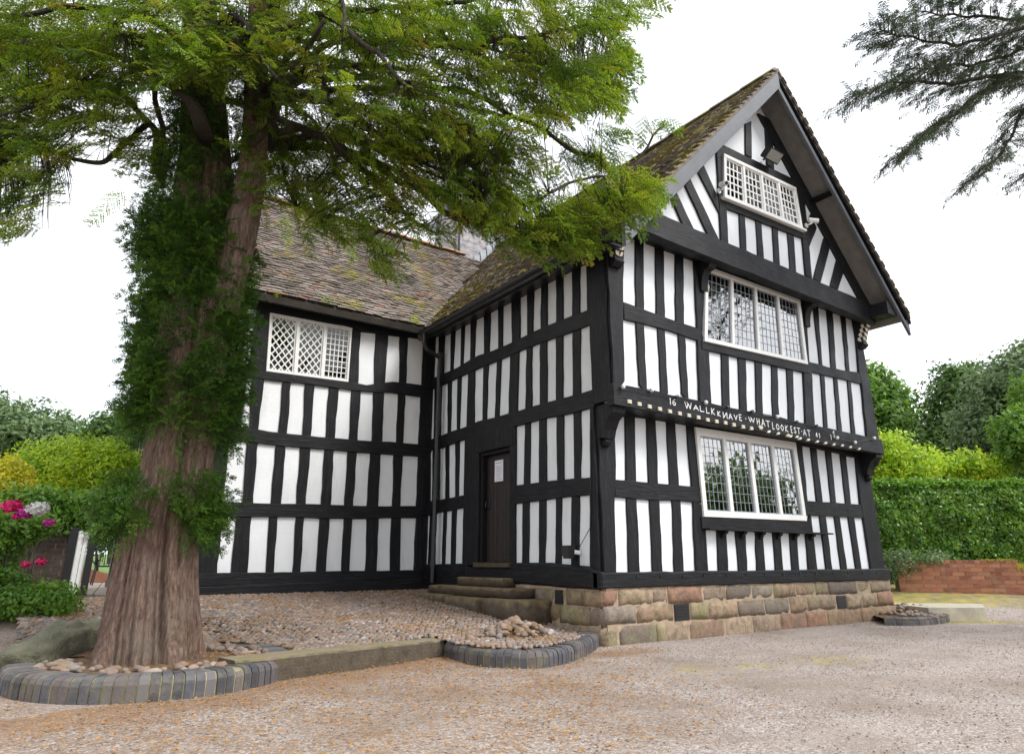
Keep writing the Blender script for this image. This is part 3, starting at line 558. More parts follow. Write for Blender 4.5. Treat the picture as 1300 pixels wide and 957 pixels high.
# brackets with a curved profile
def bracket(P,u,vtop,parent,dep=.26,h=.5,w=.075,mat='timber',name='bracket'):
    prof=[(0,0),(dep,0),(dep,-.10),(dep*.86,-.17),(dep*.55,-.19),(dep*.34,-.27),(dep*.25,-.38),(dep*.2,-h),(0,-h)]
    m=MB(); vs=[P.to3(u+s,vtop+b,.02+a) for s in(-w,w) for a,b in prof]; k=len(prof)
    m.add(vs,[tuple(range(k)),tuple(range(k,2*k))[::-1]]+[((j+1)%k,j,k+j,k+(j+1)%k) for j in range(k)]); return m.build(name,M[mat],parent)
bracket(FU,wu[0][0]-.10,BZ-.01,F2); bracket(FU,wu[1][0]+.12,BZ-.01,F2)
def corbel(P,u,v,sgn,parent,depth=.30,h=.62):
    prof=[(0,.02),(depth,.02),(depth+.02,-.08),(depth*.8,-.22),(depth*.5,-.36),(depth*.45,-.48),(depth*.55,-.56),(depth*.3,-h),(0,-h)]
    m=MB(); w=.085; vs=[P.to3(u+s,v+b,a) for s in(-w,w) for a,b in prof]; k=len(prof)
    m.add(vs,[tuple(range(k)),tuple(range(k,2*k))[::-1]]+[((j+1)%k,j,k+j,k+(j+1)%k) for j in range(k)]); c=m.build('corbel',M['timber'],parent)
    lf=MB()
    for i in range(6):   # carved leaves up the curved face
        t=i/5; a=depth*(.97-.55*t)+.02; b=-.06-.40*t
        for sd in (-1,1):
            p0=P.to3(u,v+b-.03,a+.012); p1=P.to3(u+sd*.075,v+b+.045,a+.018); q0=P.to3(u+sd*.02,v+b+.035,a+.035); q1=P.to3(u+sd*.06,v+b-.01,a+.01); lf.add([p0,q1,p1,q0],[(0,1,2,3)]); 
            r0=P.to3(u+sd*.088,v+b-.05,a-.02); r1=P.to3(u+sd*.089,v+b+.03,a-.09); r2=P.to3(u+sd*.092,v+b+.05,a-.03); r3=P.to3(u+sd*.089,v+b-.02,a-.08); lf.add([r0,r3,r1,r2],[(0,1,2,3)])
    lf.build('carved_leaf',M['cream'],c)
corbel(FU,.10,BZ+.02,-1,F2); corbel(FU,UXR-.12,BZ+.02,1,F2)
def pendant(u,v,parent,ball):
    m=MB(); prof=[(0,0),(.34,0),(.33,-.12),(.22,-.2),(.15,-.32),(.12,-.42),(0,-.42)]; w=.11
    vs=[FG.to3(u+s,v+b,a) for s in(-w,w) for a,b in prof]; k=len(prof); m.add(vs,[tuple(range(k)),tuple(range(k,2*k))[::-1]]+[((j+1)%k,j,k+j,k+(j+1)%k) for j in range(k)])
    c=FG.to3(u,v-.42,.06); pts=[c+np.array([0,0,z]) for z in (.03,.0,-.02,-.05,-.09,-.12)]; m.tube(pts,[.05,.075,.055,.08,.06,.01],10)
    if ball:
        c=FG.to3(u+.10,v-.12,.13); pts=[c+np.array([math.sin(a)*.14,0,0]) for a in np.linspace(-1.5,1.5,9)]; m.tube(pts,[.15*math.cos(a)+.004 for a in np.linspace(-1.5,1.5,9)],14)
    m.build('corbel',M['timber'],parent)
pendant(.10,JZ-.02,F1,False); pendant(UX1-.14,JZ-.04,F1,True)
# ================================================================== SIDE WALL
DLx,DRx=2.98,1.90
S1=panels(SD,[(1022,1095,145,1020,1097,580),(910,973,155,905,970,570),(810,873,168,803,868,570),(705,768,183,700,765,570),(617,663,195,608,660,567),(243,286,228,233,280,573),(180,215,243,168,207,595),(115,162,252,103,150,597),(60,75,272,50,60,600),(5,38,275,-2,26,605)],VU,VU)
S2=panels(SD,[(1033,1098,300,1030,1098,733),(922,985,330,925,990,740),(812,880,350,815,882,750),(712,768,375,708,768,765),(622,676,400,620,670,777),(262,303,495,255,293,845),(195,235,520,195,235,858),(137,173,545,133,172,870),(78,93,555,75,88,880),(20,52,590,18,50,880)],VT,VT)
S3=panels(SD,[(1030,1095,625,1030,1098,190,VS,VT),(918,980,670,918,980,222,VS,VT),(817,873,705,817,877,248,VS,VT),(722,775,740,720,772,276,VS,VT),(640,688,772,630,680,305,VS,VT),(528,585,820,513,575,335,VS,VT),(445,500,855,435,488,357,VS,VT),(360,415,890,355,410,375,VS,VT),(275,318,80,262,308,418,VT,VT),(213,250,110,205,245,435,VT,VT),(150,187,140,142,187,460,VT,VT),(92,105,170,80,100,488,VT,VT),(28,70,185,20,65,515,VT,VT)],VT,VT)
S4=panels(SD,[(1028,1075,140,1025,1080,530),(918,975,222,918,978,568),(820,875,240,818,875,608),(735,780,290,728,780,648),(648,692,325,645,693,690),(540,590,395,535,595,740),(463,508,430,450,510,775),(370,420,500,357,420,805),(298,333,530,285,330,850),(240,275,580,222,268,888),(170,210,605,160,203,915),(112,135,640,100,125,945),(48,88,650,38,85,955)],VS,VS)
WY=4.46; STZ=5.22
wall(SD,.02,DRx-.05,.6,STZ,None); 
m=MB()
for a,b,c,d in ((DRx-.05,DLx+.1,2.78,STZ),(DLx+.1,WY-.005,.6,STZ)): m.hexa([SD.to3(a,c,0),SD.to3(b,c,0),SD.to3(b,c,-.16),SD.to3(a,c,-.16),SD.to3(a,d,0),SD.to3(b,d,0),SD.to3(b,d,-.16),SD.to3(a,d,-.16)])
m.build('wall',M['plaster'],HOUSE)
uS=[p for p in S2]
F4=frame_of(SD,[([(-.33,JZ),(S3[0][0][0],JZ),(S3[0][0][0],S3[0][0][1]),(S4[0][2][0],S4[0][2][1]),(S4[0][0][0],STZ),(-.33,STZ)],.045),([(.0,pz1),(S1[0][2][0],pz1),(S1[0][0][0],S1[0][0][1]),(S2[0][2][0],S2[0][2][1]),(S2[0][0][0],JZ),(0,JZ)],.045)])
studs_between(SD,F4,S1,skip=(4,)); studs_between(SD,F4,S2,skip=(4,)); studs_between(SD,F4,S3); studs_between(SD,F4,S4)
UE=WY-.02
rail(SD,F4,ext(edge_pts(S4,'b'),0,UE),ext(edge_pts(S3,'t'),0,UE))
rail(SD,F4,ext(edge_pts(S3,'b'),-.02,UE),ext(edge_pts(S2,'t'),-.02,UE),.05)
rail(SD,F4,ext(edge_pts(S2[:5],'b'),.1,DRx-.05),ext(edge_pts(S1[:5],'t'),.1,DRx-.05))
rail(SD,F4,ext(edge_pts(S2[5:],'b'),DLx+.1,UE),ext(edge_pts(S1[5:],'t'),DLx+.1,UE))
rail(SD,F4,[(-.3,STZ+.05),(UE,STZ+.05)],[(-.3,STZ-.12),(UE,STZ-.12)],.05)
# dark studs closing the sides of the panels at the inner corner
m=MB(); slab(m,SD,[(S1[-1][1][0],.6),(UE,.6),(UE,STZ),(S1[-1][1][0],STZ)],-.04,.028,.004); m.build('post',M['timber'],F4)
# sill beam: thick, rounded, then lower band by the inner corner
m=MB(); slab(m,SD,[(-.04,pz0-.02),(DRx-.12,pz0+.02),(DRx-.12,pz1+.11),(DRx*.5,pz1+.115),(.15,pz1+.07),(-.04,pz1-.0)],-.05,.10,.03,.012); m.build('sill_beam',M['beam'],F4)
m=MB(); slab(m,SD,[(DLx+.05,.55),(UE,.5),(UE,.90),(DLx+.05,.92)],-.05,.06,.012,.01); m.build('sill_beam',M['beam'],F4)
# door frame, door, threshold
def door():
    dL,dR=SD.uv(*px(VT,395,700),.02)[0],SD.uv(*px(VT,592,700),.02)[0]; 
    ztop=SD.uv(*px(VT,400,580),.0)[1]; zb=.94
    fr=MB(); jambL=[(dL-.0,zb-.05),(S2[5][0][0]-.0,zb-.05),(S2[5][0][0],ztop+.30),(dL,ztop+.30)]
    slab(fr,SD,jambL,-.10,.045,.008,.01); slab(fr,SD,[(S1[4][1][0],zb-.1),(dR,zb-.1),(dR,ztop+.3),(S2[4][1][0],ztop+.3)],-.10,.045,.008,.01); slab(fr,SD,[(dR-.1,ztop),(dL+.1,ztop),(dL+.1,ztop+.34),(dR-.1,ztop+.34)],-.10,.055,.02,.01)
    slab(fr,SD,[(dR,zb),(dR+.05,zb),(dR+.05,ztop),(dR,ztop)],-.12,.0,.008); slab(fr,SD,[(dL-.05,zb),(dL,zb),(dL,ztop),(dL-.05,ztop)],-.12,.0,.008); slab(fr,SD,[(dR,ztop-.05),(dL,ztop-.05),(dL,ztop),(dR,ztop)],-.12,.012,.008)
    fr.build('door_frame',M['timber'],HOUSE)
    d=MB(); nb=6; 
    for i in range(nb):
        a=dR+.05+(dL-dR-.1)*i/nb; b=dR+.05+(dL-dR-.1)*(i+1)/nb; slab(d,SD,[(a+.003,zb),(b-.003,zb),(b-.003,ztop-.05),(a+.003,ztop-.05)],-.14,-.085-.004*(i%2),.008)
    dd=d.build('door',M['doorwood'],HOUSE)
    h=MB(); slab(h,SD,[(dL-.16,1.72),(dL-.11,1.72),(dL-.11,1.9),(dL-.16,1.9)],-.09,-.07,.004); p=SD.to3(dL-.135,1.8,-.05); h.tube([p+[0.03,0,.04],p+[-.03,0,.04],p+[-.04,0,-.04],p+[0.03,0,-.06]],.009,6); h.build('handle',M['metal'],dd)
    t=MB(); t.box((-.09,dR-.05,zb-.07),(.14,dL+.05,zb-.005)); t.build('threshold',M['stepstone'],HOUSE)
    n=MB(); a=SD.uv(*px(VT,490,625),-.07); b=SD.uv(*px(VT,542,750),-.07); slab(n,SD,[(b[0],b[1]),(a[0],b[1]),(a[0],a[1]),(b[0],a[1])],-.078,-.072,.001)
    no=n.build('paper_notice',M['paper']); tag(no,'sheet of white paper pinned to the dark oak door','notice')
    il=MB(); 
    for k in range(9):
        v=a[1]-.04-.032*k; w=(a[0]-b[0])*random.uniform(.5,.8); c=(a[0]+b[0])/2
        if k in(1,): continue
        slab(il,SD,[(c-w/2,v-.004),(c+w/2,v-.004),(c+w/2,v+.002),(c-w/2,v+.002)],-.072,-.0705,.0005)
    il.build('text_lines',M['ink'],no)
    return dL,dR,ztop
dL,dR,dTop=door()
# ================================================================== LEFT WING
W4=panels(WG,[(753,828,205,740,822,475),(893,952,228,877,948,458),(993,1044,240,985,1037,468)],VV,VV)
W3=panels(WG,[(172,203,430,145,188,690),(262,358,455,232,335,710),(400,473,465,377,458,725),(520,592,482,498,575,738),(642,708,497,622,693,747),(753,817,510,738,808,757),(872,943,515,862,935,762),(980,1035,530,970,1035,772)],VV,VV)
W2=panels(WG,[(85,178,760,93,193,148,VV,VW),(230,322,777,248,337,155,VV,VW),(370,443,790,388,468,157,VV,VW),(497,570,800,515,592,158,VV,VW),(617,688,810,640,710,163,VV,VW),(735,800,820,755,823,168,VV,VW),(855,922,828,882,952,170,VV,VW),(968,1030,835,995,1062,168,VV,VW)],VV,VW)
W1=panels(WG,[(90,162,225,65,135,507),(240,327,224,218,312,505),(370,467,225,353,445,503),(507,585,230,487,567,500),(635,707,233,617,695,498),(752,823,235,737,815,497),(885,950,230,875,943,497),(998,1058,230,993,1048,493)],VW,VW)
WX0=-4.2
def extend_left(pn,n,step=.42):
    p0=pn[0]; out=[]
    for k in range(1,n+1): out.append([q-np.array([step*k,0]) for q in p0])
    return out[::-1]+pn
W1=extend_left(W1,1,.5); W2=extend_left(W2,1,.5); W3=extend_left(W3,1,.5)
WWc=[px(VV,293,107),px(VV,710,185),px(VV,690,460),px(VV,272,405)]
ww=[WG.uv(*c,.04) for c in WWc]
wall(WG,WX0,0,.45,STZ,(ww[0][0]+.05,ww[1][0]-.05,ww[2][1]+.08,ww[1][1]-.05),'plasterb')
pl=[p for p in W4]
F5=frame_of(WG,[([(-.24,.6),(0,.6),(0,STZ),(-.24,STZ)],.028),([(WX0,.6),(WX0+.14,.6),(WX0+.14,STZ),(WX0,STZ)],.04)])
for w in (W1,W2,W3): studs_between(WG,F5,w)
studs_between(WG,F5,W4)
stud(WG,F5,(ww[1][0]-.02,W4[0][0][1]+.05),W4[0][0]+[0,.05],(ww[2][0]-.02,W4[0][2][1]),W4[0][2],name='post')
stud(WG,F5,(ww[0][0]-.22,STZ-.1),(ww[0][0]+.02,STZ-.1),(ww[3][0]-.26,ww[3][1]),(ww[3][0]+.02,ww[3][1]),name='post')
stud(WG,F5,(ww[0][0]-.75,STZ-.1),(ww[0][0]-.58,STZ-.1),(ww[3][0]-.75,ww[3][1]),(ww[3][0]-.58,ww[3][1]))
stud(WG,F5,(ww[0][0]+.2,STZ),(ww[1][0]+.1,STZ),(ww[0][0]+.2,ww[0][1]+.05),(ww[1][0]+.1,ww[1][1]+.05),.045,.01,'lintel') if 0 else None
rail(WG,F5,[(WX0,STZ+.04),(0,STZ+.04)],[(WX0,ww[0][1]+.02),(ww[0][0],ww[0][1]),(ww[1][0],ww[1][1]+.02),(W4[0][0][0],W4[0][0][1]),(W4[2][1][0],W4[2][1][1]),(0,W4[2][1][1])],.05)
rail(WG,F5,[(WX0,ww[3][1]),(ww[3][0],ww[3][1]),(ww[2][0],ww[2][1]+.0)]+edge_pts(W4,'b')+[(0,W4[2][3][1])],ext(edge_pts(W3,'t'),WX0,0))
rail(WG,F5,ext(edge_pts(W3,'b'),WX0,0),ext(edge_pts(W2,'t'),WX0,0)); rail(WG,F5,ext(edge_pts(W2,'b'),WX0,0),ext(edge_pts(W1,'t'),WX0,0))
m=MB(); slab(m,WG,ext(edge_pts(W1,'b'),WX0-.03,-.0)[::-1]+[(WX0-.03,.60),(0,.66)],-.05,.055,.015,.012); slab(m,WG,[(WX0-.03,.40),(0,.44),(0,.67),(WX0-.03,.61)],-.05,.085,.02,.015); m.build('sill_beam',M['beam'],F5)
window(WG,WWc,3,[0,0,5],[0,0,9],n_face=.05,fw=.035,mw=.05,styles=['diamond','diamond','square'],gm='glassdim',barw=.010,label='cream lattice window of two diamond and one square light under the eaves')
# gable end wall and rear walls of the wing (left end), rear/right walls of the house
WB=9.9; WRY,WRZ=7.2,8.42; WEY,WEZ=4.10,5.06
def shell():
    m=MB(); e=.16
    m.box((WX0,WY+.02,.0),(WX0+e,WB,STZ)); m.box((WX0+e,WB-e,0),(3,WB,STZ))
    vs=[(WX0,WY+.02,STZ),(WX0,WB,STZ),(WX0,WRY,WRZ-.15),(WX0+e,WY+.02,STZ),(WX0+e,WB,STZ),(WX0+e,WRY,WRZ-.15)]; m.add(vs,[(0,1,2)[::-1],(3,4,5),(0,2,5,3),(1,4,5,2)])
    m.build('wall',M['plasterb'],HOUSE)
    m=MB(); m.box((UX1-.16,.0,.0),(UX1,11.5,JZ)); m.box((UXR-.16,-.31,JZ),(UXR,11.5,ERZ+.25)); m.box((.0,11.34,0),(UX1-.17,11.5,STZ)); m.add([(0.05,11.4,STZ),(UXR,11.4,STZ),(RIDX,11.4,RIDZ-.2)],[(0,2,1)]); m.build('wall',M['plaster'],HOUSE)
    m=MB() # timber on the east wall
    for y in np.arange(.3,11.3,.45): m.box((UX1,y,.8),(UX1+.03,y+.18,JZ)); m.box((UXR,y,JZ+.1),(UXR+.03,y+.18,ERZ+.1))
    for z in (.64,1.9,2.8): m.box((UX1,.0,z),(UX1+.045,11.5,z+.16))
    for z in (4.1,5.0): m.box((UXR,-.32,z),(UXR+.045,11.5,z+.16))
    m.build('timber_frame',M['timber'],HOUSE)
    m=MB() # gable-end timbers on the wing
    for y in np.arange(WY+.2,WB-.1,.45): m.box((WX0-.03,y,.4),(WX0,y+.18,STZ))
    for z in (.45,1.9,3.6,STZ-.1): m.box((WX0-.045,WY+.0,z),(WX0,WB,z+.16))
    m.build('timber_frame',M['timber'],HOUSE)
    m=MB(); m.box((.25,.2,2.78),(UX1-.3,11,2.84)); m.box((.25,.0,5.28),(UX1-.3,11,5.33)); m.box((.25,2.6,.5),(UX1-.3,2.7,5.2)); m.box((-4.0,WY+.25,3.0),(0,9.7,3.05)); m.box((-4.0,6.3,3.1),(0,6.4,5.1)); m.box((1.9,1.4,5.33),(5.0,1.5,6.9)); m.build('interior_wall',M['room'],HOUSE)
    m=MB()
    for (P,c,f0,f1,z0,z1,mt,off) in ((FU,wu,.03,.17,0,1,'curtain',.22),(FU,wu,.86,.98,.1,1,'curtain',.22)):
        u0=c[0][0]+(c[1][0]-c[0][0])*f0; u1=c[0][0]+(c[1][0]-c[0][0])*f1; n=14
        vs=[];
        for i in range(n+1):
            u=u0+(u1-u0)*i/n; d=-off-.03*math.sin(i*1.9)
            vs+= [P.to3(u,c[3][1]-.0,d),P.to3(u,c[1][1]+.1,d)]
        m.add(vs,[(2*i,2*i+2,2*i+3,2*i+1) for i in range(n)])
    m.build('curtain',M['curtain'],HOUSE)
    m=MB(); vs=[]; n=60
    for f0,f1 in ((.30,.46),(.52,.97)):
        for i in range(n+1):
            u=wg[0][0]+(wg[1][0]-wg[0][0])*(f0+(f1-f0)*i/n); d=-.12-.02*math.sin(i*1.1); vs+=[FT.to3(u,wg[2][1],d),FT.to3(u,wg[0][1]-.12,d)]
    k=n+1
    m.add(vs,[(2*i,2*i+2,2*i+3,2*i+1) for i in list(range(n))+list(range(k,k+n))]); m.build('net_curtain',M['net'],HOUSE)
shell()
# ================================================================== ROOFS
def tiles(O,U,V,inside,Lu,Lv,mat,name,parent,tw=.168,g=.10,seed=1,sag=None,lift=1.0):
    """O origin at the eave, U along the eave, V up the slope (unit)."""
    r=np.random.default_rng(seed); O,U,V=map(lambda a:np.array(a,float),(O,U,V)); Nn=np.cross(U,V); Nn/=np.linalg.norm(Nn)
    if Nn[2]<0: Nn=-Nn
    Q=[];R=[]
    nr=int(Lv/g); nc=int(Lu/tw)+2
    for j in range(nr):
        cw=r.normal(0,.006); 
        for i in range(nc):
            u=(i-(j%2)*.5)*tw+r.normal(0,.003); v=j*g+r.normal(0,.005)+cw+.02*noise.noise((u*.7,j*.31,seed))
            if not inside(u+tw*.5,v): continue
            w=tw*.5-.003; L=.125; th=.015*(.5+.5*lift); tilt=(.022+r.normal(0,.004))*lift; rz=r.normal(0,.022); roll=r.normal(0,.004)
            c=O+U*(u+w)+V*(v)
            if sag: c=c+Nn*sag(u,v)
            a=U*math.cos(rz)+V*math.sin(rz); b=V*math.cos(rz)-U*math.sin(rz)
            p=[]
            for sgn in (-1,1):
                tail=c+a*w*sgn+Nn*(tilt+.012+roll*sgn); head=c+a*w*sgn+b*(g+.04)+Nn*(.004+roll*sgn)
                p.append((tail,head,tail+Nn*th,head+Nn*th))
            (t0,h0,T0,H0),(t1,h1,T1,H1)=p
            rv=r.random()
            Q+= [(T0,T1,H1,H0),(t0,t1,T1,T0),(t0,T0,H0,h0),(t1,h1,H1,T1)]; R+=[rv]*4
    return quads_obj(name,np.array(Q),R,mat,parent)
# gable (west slope)
YF,YB=-1.08,11.6
wl_=math.hypot(RIDX-EX,RIDZ-EZ); Vw=np.array([(RIDX-EX)/wl_,0,(RIDZ-EZ)/wl_]); Ow=np.array([EX-.02,YF,EZ])
el_=math.hypot(ERX-RIDX,RIDZ-ERZ); Ve=np.array([-(ERX-RIDX)/el_,0,(RIDZ-ERZ)/el_]); Oe=np.array([ERX+.02,YF,ERZ])
wsl=math.hypot(WRY-WEY,WRZ-WEZ); Vf=np.array([0,(WRY-WEY)/wsl,(WRZ-WEZ)/wsl])
def wingz(y): return WEZ+(WRZ-WEZ)*(y-WEY)/(WRY-WEY) if y<WRY else WRZ-(WRZ-4.95)*(y-WRY)/(11.15-WRY)
def in_w(u,v):
    p=Ow+np.array([0,1,0])*u+Vw*v
    return not (p[1]>WEY and wingz(p[1])>p[2]+.02 and p[0]<2.8)
def in_f(u,v):
    p=np.array([WX0-.25+u,WEY,WEZ])+Vf*v
    return p[0]<RIDX and roofz(p[0])<p[2]+.02 or p[0]<EX
sagw=lambda u,v: -.06*math.sin(min(1,u/12)*math.pi)*min(1,v/4)+.015*noise.noise((u*.8,v*.8,3))
rs=MB()
def roof_slab(m,p0,p1,p2,p3,th=.13):
    p=[np.array(q,float) for q in(p0,p1,p2,p3)]; n=np.cross(p[1]-p[0],p[3]-p[0]); n/=np.linalg.norm(n)
    if n[2]<0:n=-n
    m.hexa([q-n*th for q in p]+[q-n*.01 for q in p])
roof_slab(rs,(EX,YF,EZ),(EX,YB,EZ),(RIDX,YB,RIDZ),(RIDX,YF,RIDZ)); roof_slab(rs,(ERX,YF,ERZ),(ERX,YB,ERZ),(RIDX,YB,RIDZ),(RIDX,YF,RIDZ))
R1=rs.build('roof',M['soffit'],HOUSE); R1['label']='steep mossy tiled roof over the front gable'
tiles(Ow,(0,1,0),Vw,in_w,YB-YF,wl_,M['tilem'],'roof_tiles',R1,seed=1,sag=sagw); tiles(Oe-np.array([.03,0,.03]),(0,1,0),Ve,lambda u,v:True,YB-YF,el_,M['tilem'],'roof_tiles',R1,seed=2,lift=.3)
rs=MB(); roof_slab(rs,(WX0-.25,WEY,WEZ),(-.3,WEY,WEZ),(2.6,WRY,WRZ),(WX0-.25,WRY,WRZ)); roof_slab(rs,(WX0-.25,11.15,4.95),(1.0,11.15,4.95),(2.6,WRY,WRZ),(WX0-.25,WRY,WRZ))
R2=rs.build('roof',M['soffit'],HOUSE); R2['label']='red-brown tiled roof over the left wing'
sag2=lambda u,v: -.05*math.sin(min(1,u/7)*math.pi)*min(1,v/4)+.02*noise.noise((u*.8,v*.8,9))
tiles((WX0-.25,WEY-.01,WEZ),(1,0,0),Vf,in_f,2.9-WX0+.25,wsl,M['tile'],'roof_tiles',R2,seed=3,sag=sag2)
bl_=math.hypot(11.15-WRY,WRZ-4.95); tiles((WX0-.25,11.15,4.95),(1,0,0),np.array([0,-(11.15-WRY)/bl_,(WRZ-4.95)/bl_]),lambda u,v:WX0-.25+u<RIDX and (WX0-.25+u<EX or roofz(WX0-.25+u)<4.95+v*(WRZ-4.95)/bl_+.02),7.5,bl_,M['tile'],'roof_tiles',R2,seed=4)
# ridge tiles
def ridge(p0,p1,parent,mat,n):
    m=MB(); p0,p1=np.array(p0),np.array(p1)
    for i in range(n):
        a=p0+(p1-p0)*i/n; b=p0+(p1-p0)*(i+.97)/n; d=b-a; s=np.cross(d,[0,0,1]); s/=np.linalg.norm(s); dz=random.gauss(0,.006)
        P=[];K=7
        for q,o in ((a,0),(b,.006)):
            for k in range(K):
                th=math.pi*k/(K-1); P.append(q+s*math.cos(th)*.115+np.array([0,0,math.sin(th)*.085-.055+dz+o]))
        m.add(P,[(k,k+1,K+k+1,K+k) for k in range(K-1)]+[tuple(range(K))[::-1],tuple(range(K,2*K))],random.random())
    return m.build('ridge_tile',mat,parent)
ridge((RIDX,YF-.02,RIDZ+.05),(RIDX,YB,RIDZ+.05),R1,M['tilem'],36); ridge((WX0-.28,WRY,WRZ+.07),(2.3,WRY,WRZ+.07),R2,M['ridge'],20)
# moss cushions on the mossy slope
m=MB()
for i in range(260):
    u=abs(random.gauss(0,1))*3.0 if i%2 else random.uniform(0,11); v=random.uniform(.1,wl_-.1)
    if u>11.8 or not in_w(u,v) or noise.noise((u*.9,v*.9,5))<-.05: continue
    c=Ow+np.array([0,1,0])*u+Vw*v; Nn=np.array([-Vw[2],0,Vw[0]]); c=c+Nn*(.04+sagw(u,v)); r0=random.uniform(.025,.07); vs=[];K=7
    for k in range(K):
        th=2*math.pi*k/K; rr=r0*random.uniform(.7,1.2); vs.append(c+np.array([0,1,0])*math.cos(th)*rr*1.4+Vw*math.sin(th)*rr)
    for k in range(K): vs.append(c+(vs[k]-c)*.6+Nn*r0*.35)
    vs.append(c+Nn*r0*.45); m.add(vs,[(k,(k+1)%K,K+(k+1)%K,K+k) for k in range(K)]+[(K+k,K+(k+1)%K,2*K) for k in range(K)])
tag(m.build('moss_cushions',M['moss'],R1,True),kind='stuff')
# barge boards
def barge(a,b,w0,mat,nf,nb,name='barge_board',off=.0):
    m=MB(); a,b=np.array(a),np.array(b); 
    slab(m,Plane('y',YF+.02),[a-[0,off],b-[0,off],b-[0,off+w0],a-[0,off+w0]],nb,nf,.008); return m.build(name,M[mat],R1)
barge((RIDX,RIDZ-.02),(EX-.02,EZ-.02),.33,'bargeb',.06,.0); barge((RIDX+.001,RIDZ-.02),(ERX+.02,ERZ-.0),.34,'bargeb',.02,-.03)
barge((RIDX+.001,RIDZ-.02),(ERX+.02,ERZ-.0),.13,'beam',.06,.021)
for (a,b) in (((RIDX,RIDZ),(EX,EZ)),((RIDX+.001,RIDZ),(ERX,ERZ))):
    m=MB(); a=np.array(a);b=np.array(b); slab(m,Plane('y',YF+.02),[a+[0,.055],b+[0,.055],b-[0,.03],a-[0,.03]],-.02,.075,.004); m.build('verge',M['vergem'],R1)
# purlin ends, wall plates reaching out under the overhang
for q0,q1 in (((ERX-.62,YF+.05,ERZ-.02),(ERX-.30,-.45,ERZ+.22)),((4.95,YF+.05,roofz(4.95)-.42),(5.15,-.55,roofz(5.15)-.2))):
    m=MB(); m.box(q0,q1); m.build('purlin_end',M['beam'],HOUSE)

m=MB(); m.box((ERX-.55,-.58,ERZ-.05),(ERX-.25,11.4,ERZ+.08)); m.build('soffit',M['timber'],HOUSE)
# fascia + gutters + downpipe
m=MB(); m.box((EX+.05,-.95,EZ-.14),(EX+.09,WEY,EZ+.0)); m.box((EX+.09,-.62,EZ-.05),(.02,WEY,EZ-.02)); m.build('fascia',M['metal'],HOUSE)
m=MB(); m.box((WX0-.2,WEY+.10,WEZ-.10),(-.3,WEY+.13,WEZ-.0)); m.box((WX0-.2,WEY+.13,WEZ-.05),(-.02,WY,WEZ-.03)); m.build('fascia',M['timber'],HOUSE)
def gutter(p0,p1,parent=HOUSE):
    m=MB(); p0,p1=np.array(p0,float),np.array(p1,float); d=p1-p0; s=np.cross(d,[0,0,1]); s/=np.linalg.norm(s); n=12; K=9; P=[]
    for i in range(n+1):
        q=p0+d*i/n
        for rr in (.06,.052):
            for k in range(K):
                th=math.pi*k/(K-1); P.append(q+s*math.cos(th)*rr+np.array([0,0,-math.sin(th)*rr]))
    f=[]
    for i in range(n):
        o=i*2*K
        for k in range(K-1): f+=[(o+k,o+k+1,o+2*K+k+1,o+2*K+k),(o+K+k,o+3*K+k,o+3*K+k+1,o+K+k+1)]
        f+=[(o,o+2*K,o+3*K,o+K),(o+K-1,o+2*K-1,o+4*K-1,o+3*K-1)]
    m.add(P,f)
    return m.build('gutter',M['metal'],parent)
gutter((EX-.06,-.98,EZ-.03),(EX-.06,WEY+.02,EZ-.05))
m=MB(); gx_=-.13; yy=3.98; m.tube([(EX-.06,yy,EZ-.08),(EX-.06,yy,EZ-.28),(EX-.0,yy,EZ-.38),(gx_,yy,EZ-.50),(gx_,yy,4.3),(gx_,yy,2.8),(gx_,yy,.62)],.04,10)
for z in (4.55,3.3,2.0,.9): m.tube([(gx_,yy,z-.035),(gx_,yy,z+.035)],.052,10)
m.build('downpipe',M['metal'],HOUSE)
m=MB(); m.tube([(WX0-.42,11.2,4.9),(WX0-.2,11.2,4.92)],.05,8); m.build('gutter',M['metal'],HOUSE)
m=MB(); V0=Plane('x',WX0-.22); 
for (y0,z0,y1,z1) in ((WEY,WEZ,WRY,WRZ),(WRY,WRZ,11.15,4.95)): slab(m,V0,[(y0,z0-.2),(y1,z1-.2),(y1,z1-.01),(y0,z0-.01)],0,.035,.004)
m.build('barge_board',M['bargeb'],R2)
# chimney
def chimney():
    m=MB(); 
    def course(x0,x1,y0,y1,z0,z1,out=0):
        z=z0
        while z<z1-.01:
            for (ax,a0,a1,fix,sg) in (('x',x0,x1,y0,-1),('y',y0,y1,x0,-1),('x',x0,x1,y1,1),('y',y0,y1,x1,1)):
                a=a0-(.11 if int(z*100)%2 else 0)
                while a<a1:
                    b=min(a+.215,a1); aa=max(a,a0)
                    if b-aa>.03:
                        j=random.uniform(0,.008)
                        if ax=='x': m.box((aa+.004,fix-.05,z+.004),(b-.004,fix+.05,z+.071),random.random()) if j<0 else m.box((aa+.004,min(fix,fix+sg*j),z+.004),(b-.004,max(fix,fix+sg*j)+.0+ (-.0),z+.071),random.random())
                        else: m.box((min(fix,fix+sg*j),aa+.004,z+.004),(max(fix,fix+sg*j),b-.004,z+.071),random.random())
                    a+=.225
            z+=.075
    m.box((2.45,7.75,7.0),(4.25,9.1,10.4)); course(2.45,4.25,7.75,9.1,8.0,10.4)
    for x0 in (2.5,3.12,3.74):
        m.box((x0,7.85,10.4),(x0+.46,8.95,12.3)); course(x0,x0+.46,7.85,8.95,10.4,12.3); m.box((x0-.06,7.79,12.3),(x0+.52,9.01,12.45)); 
    m.box((2.38,7.68,10.36),(4.32,9.17,10.46))
    return m.build('chimney',M['chimney'],HOUSE)
CH=chimney()
m=MB()
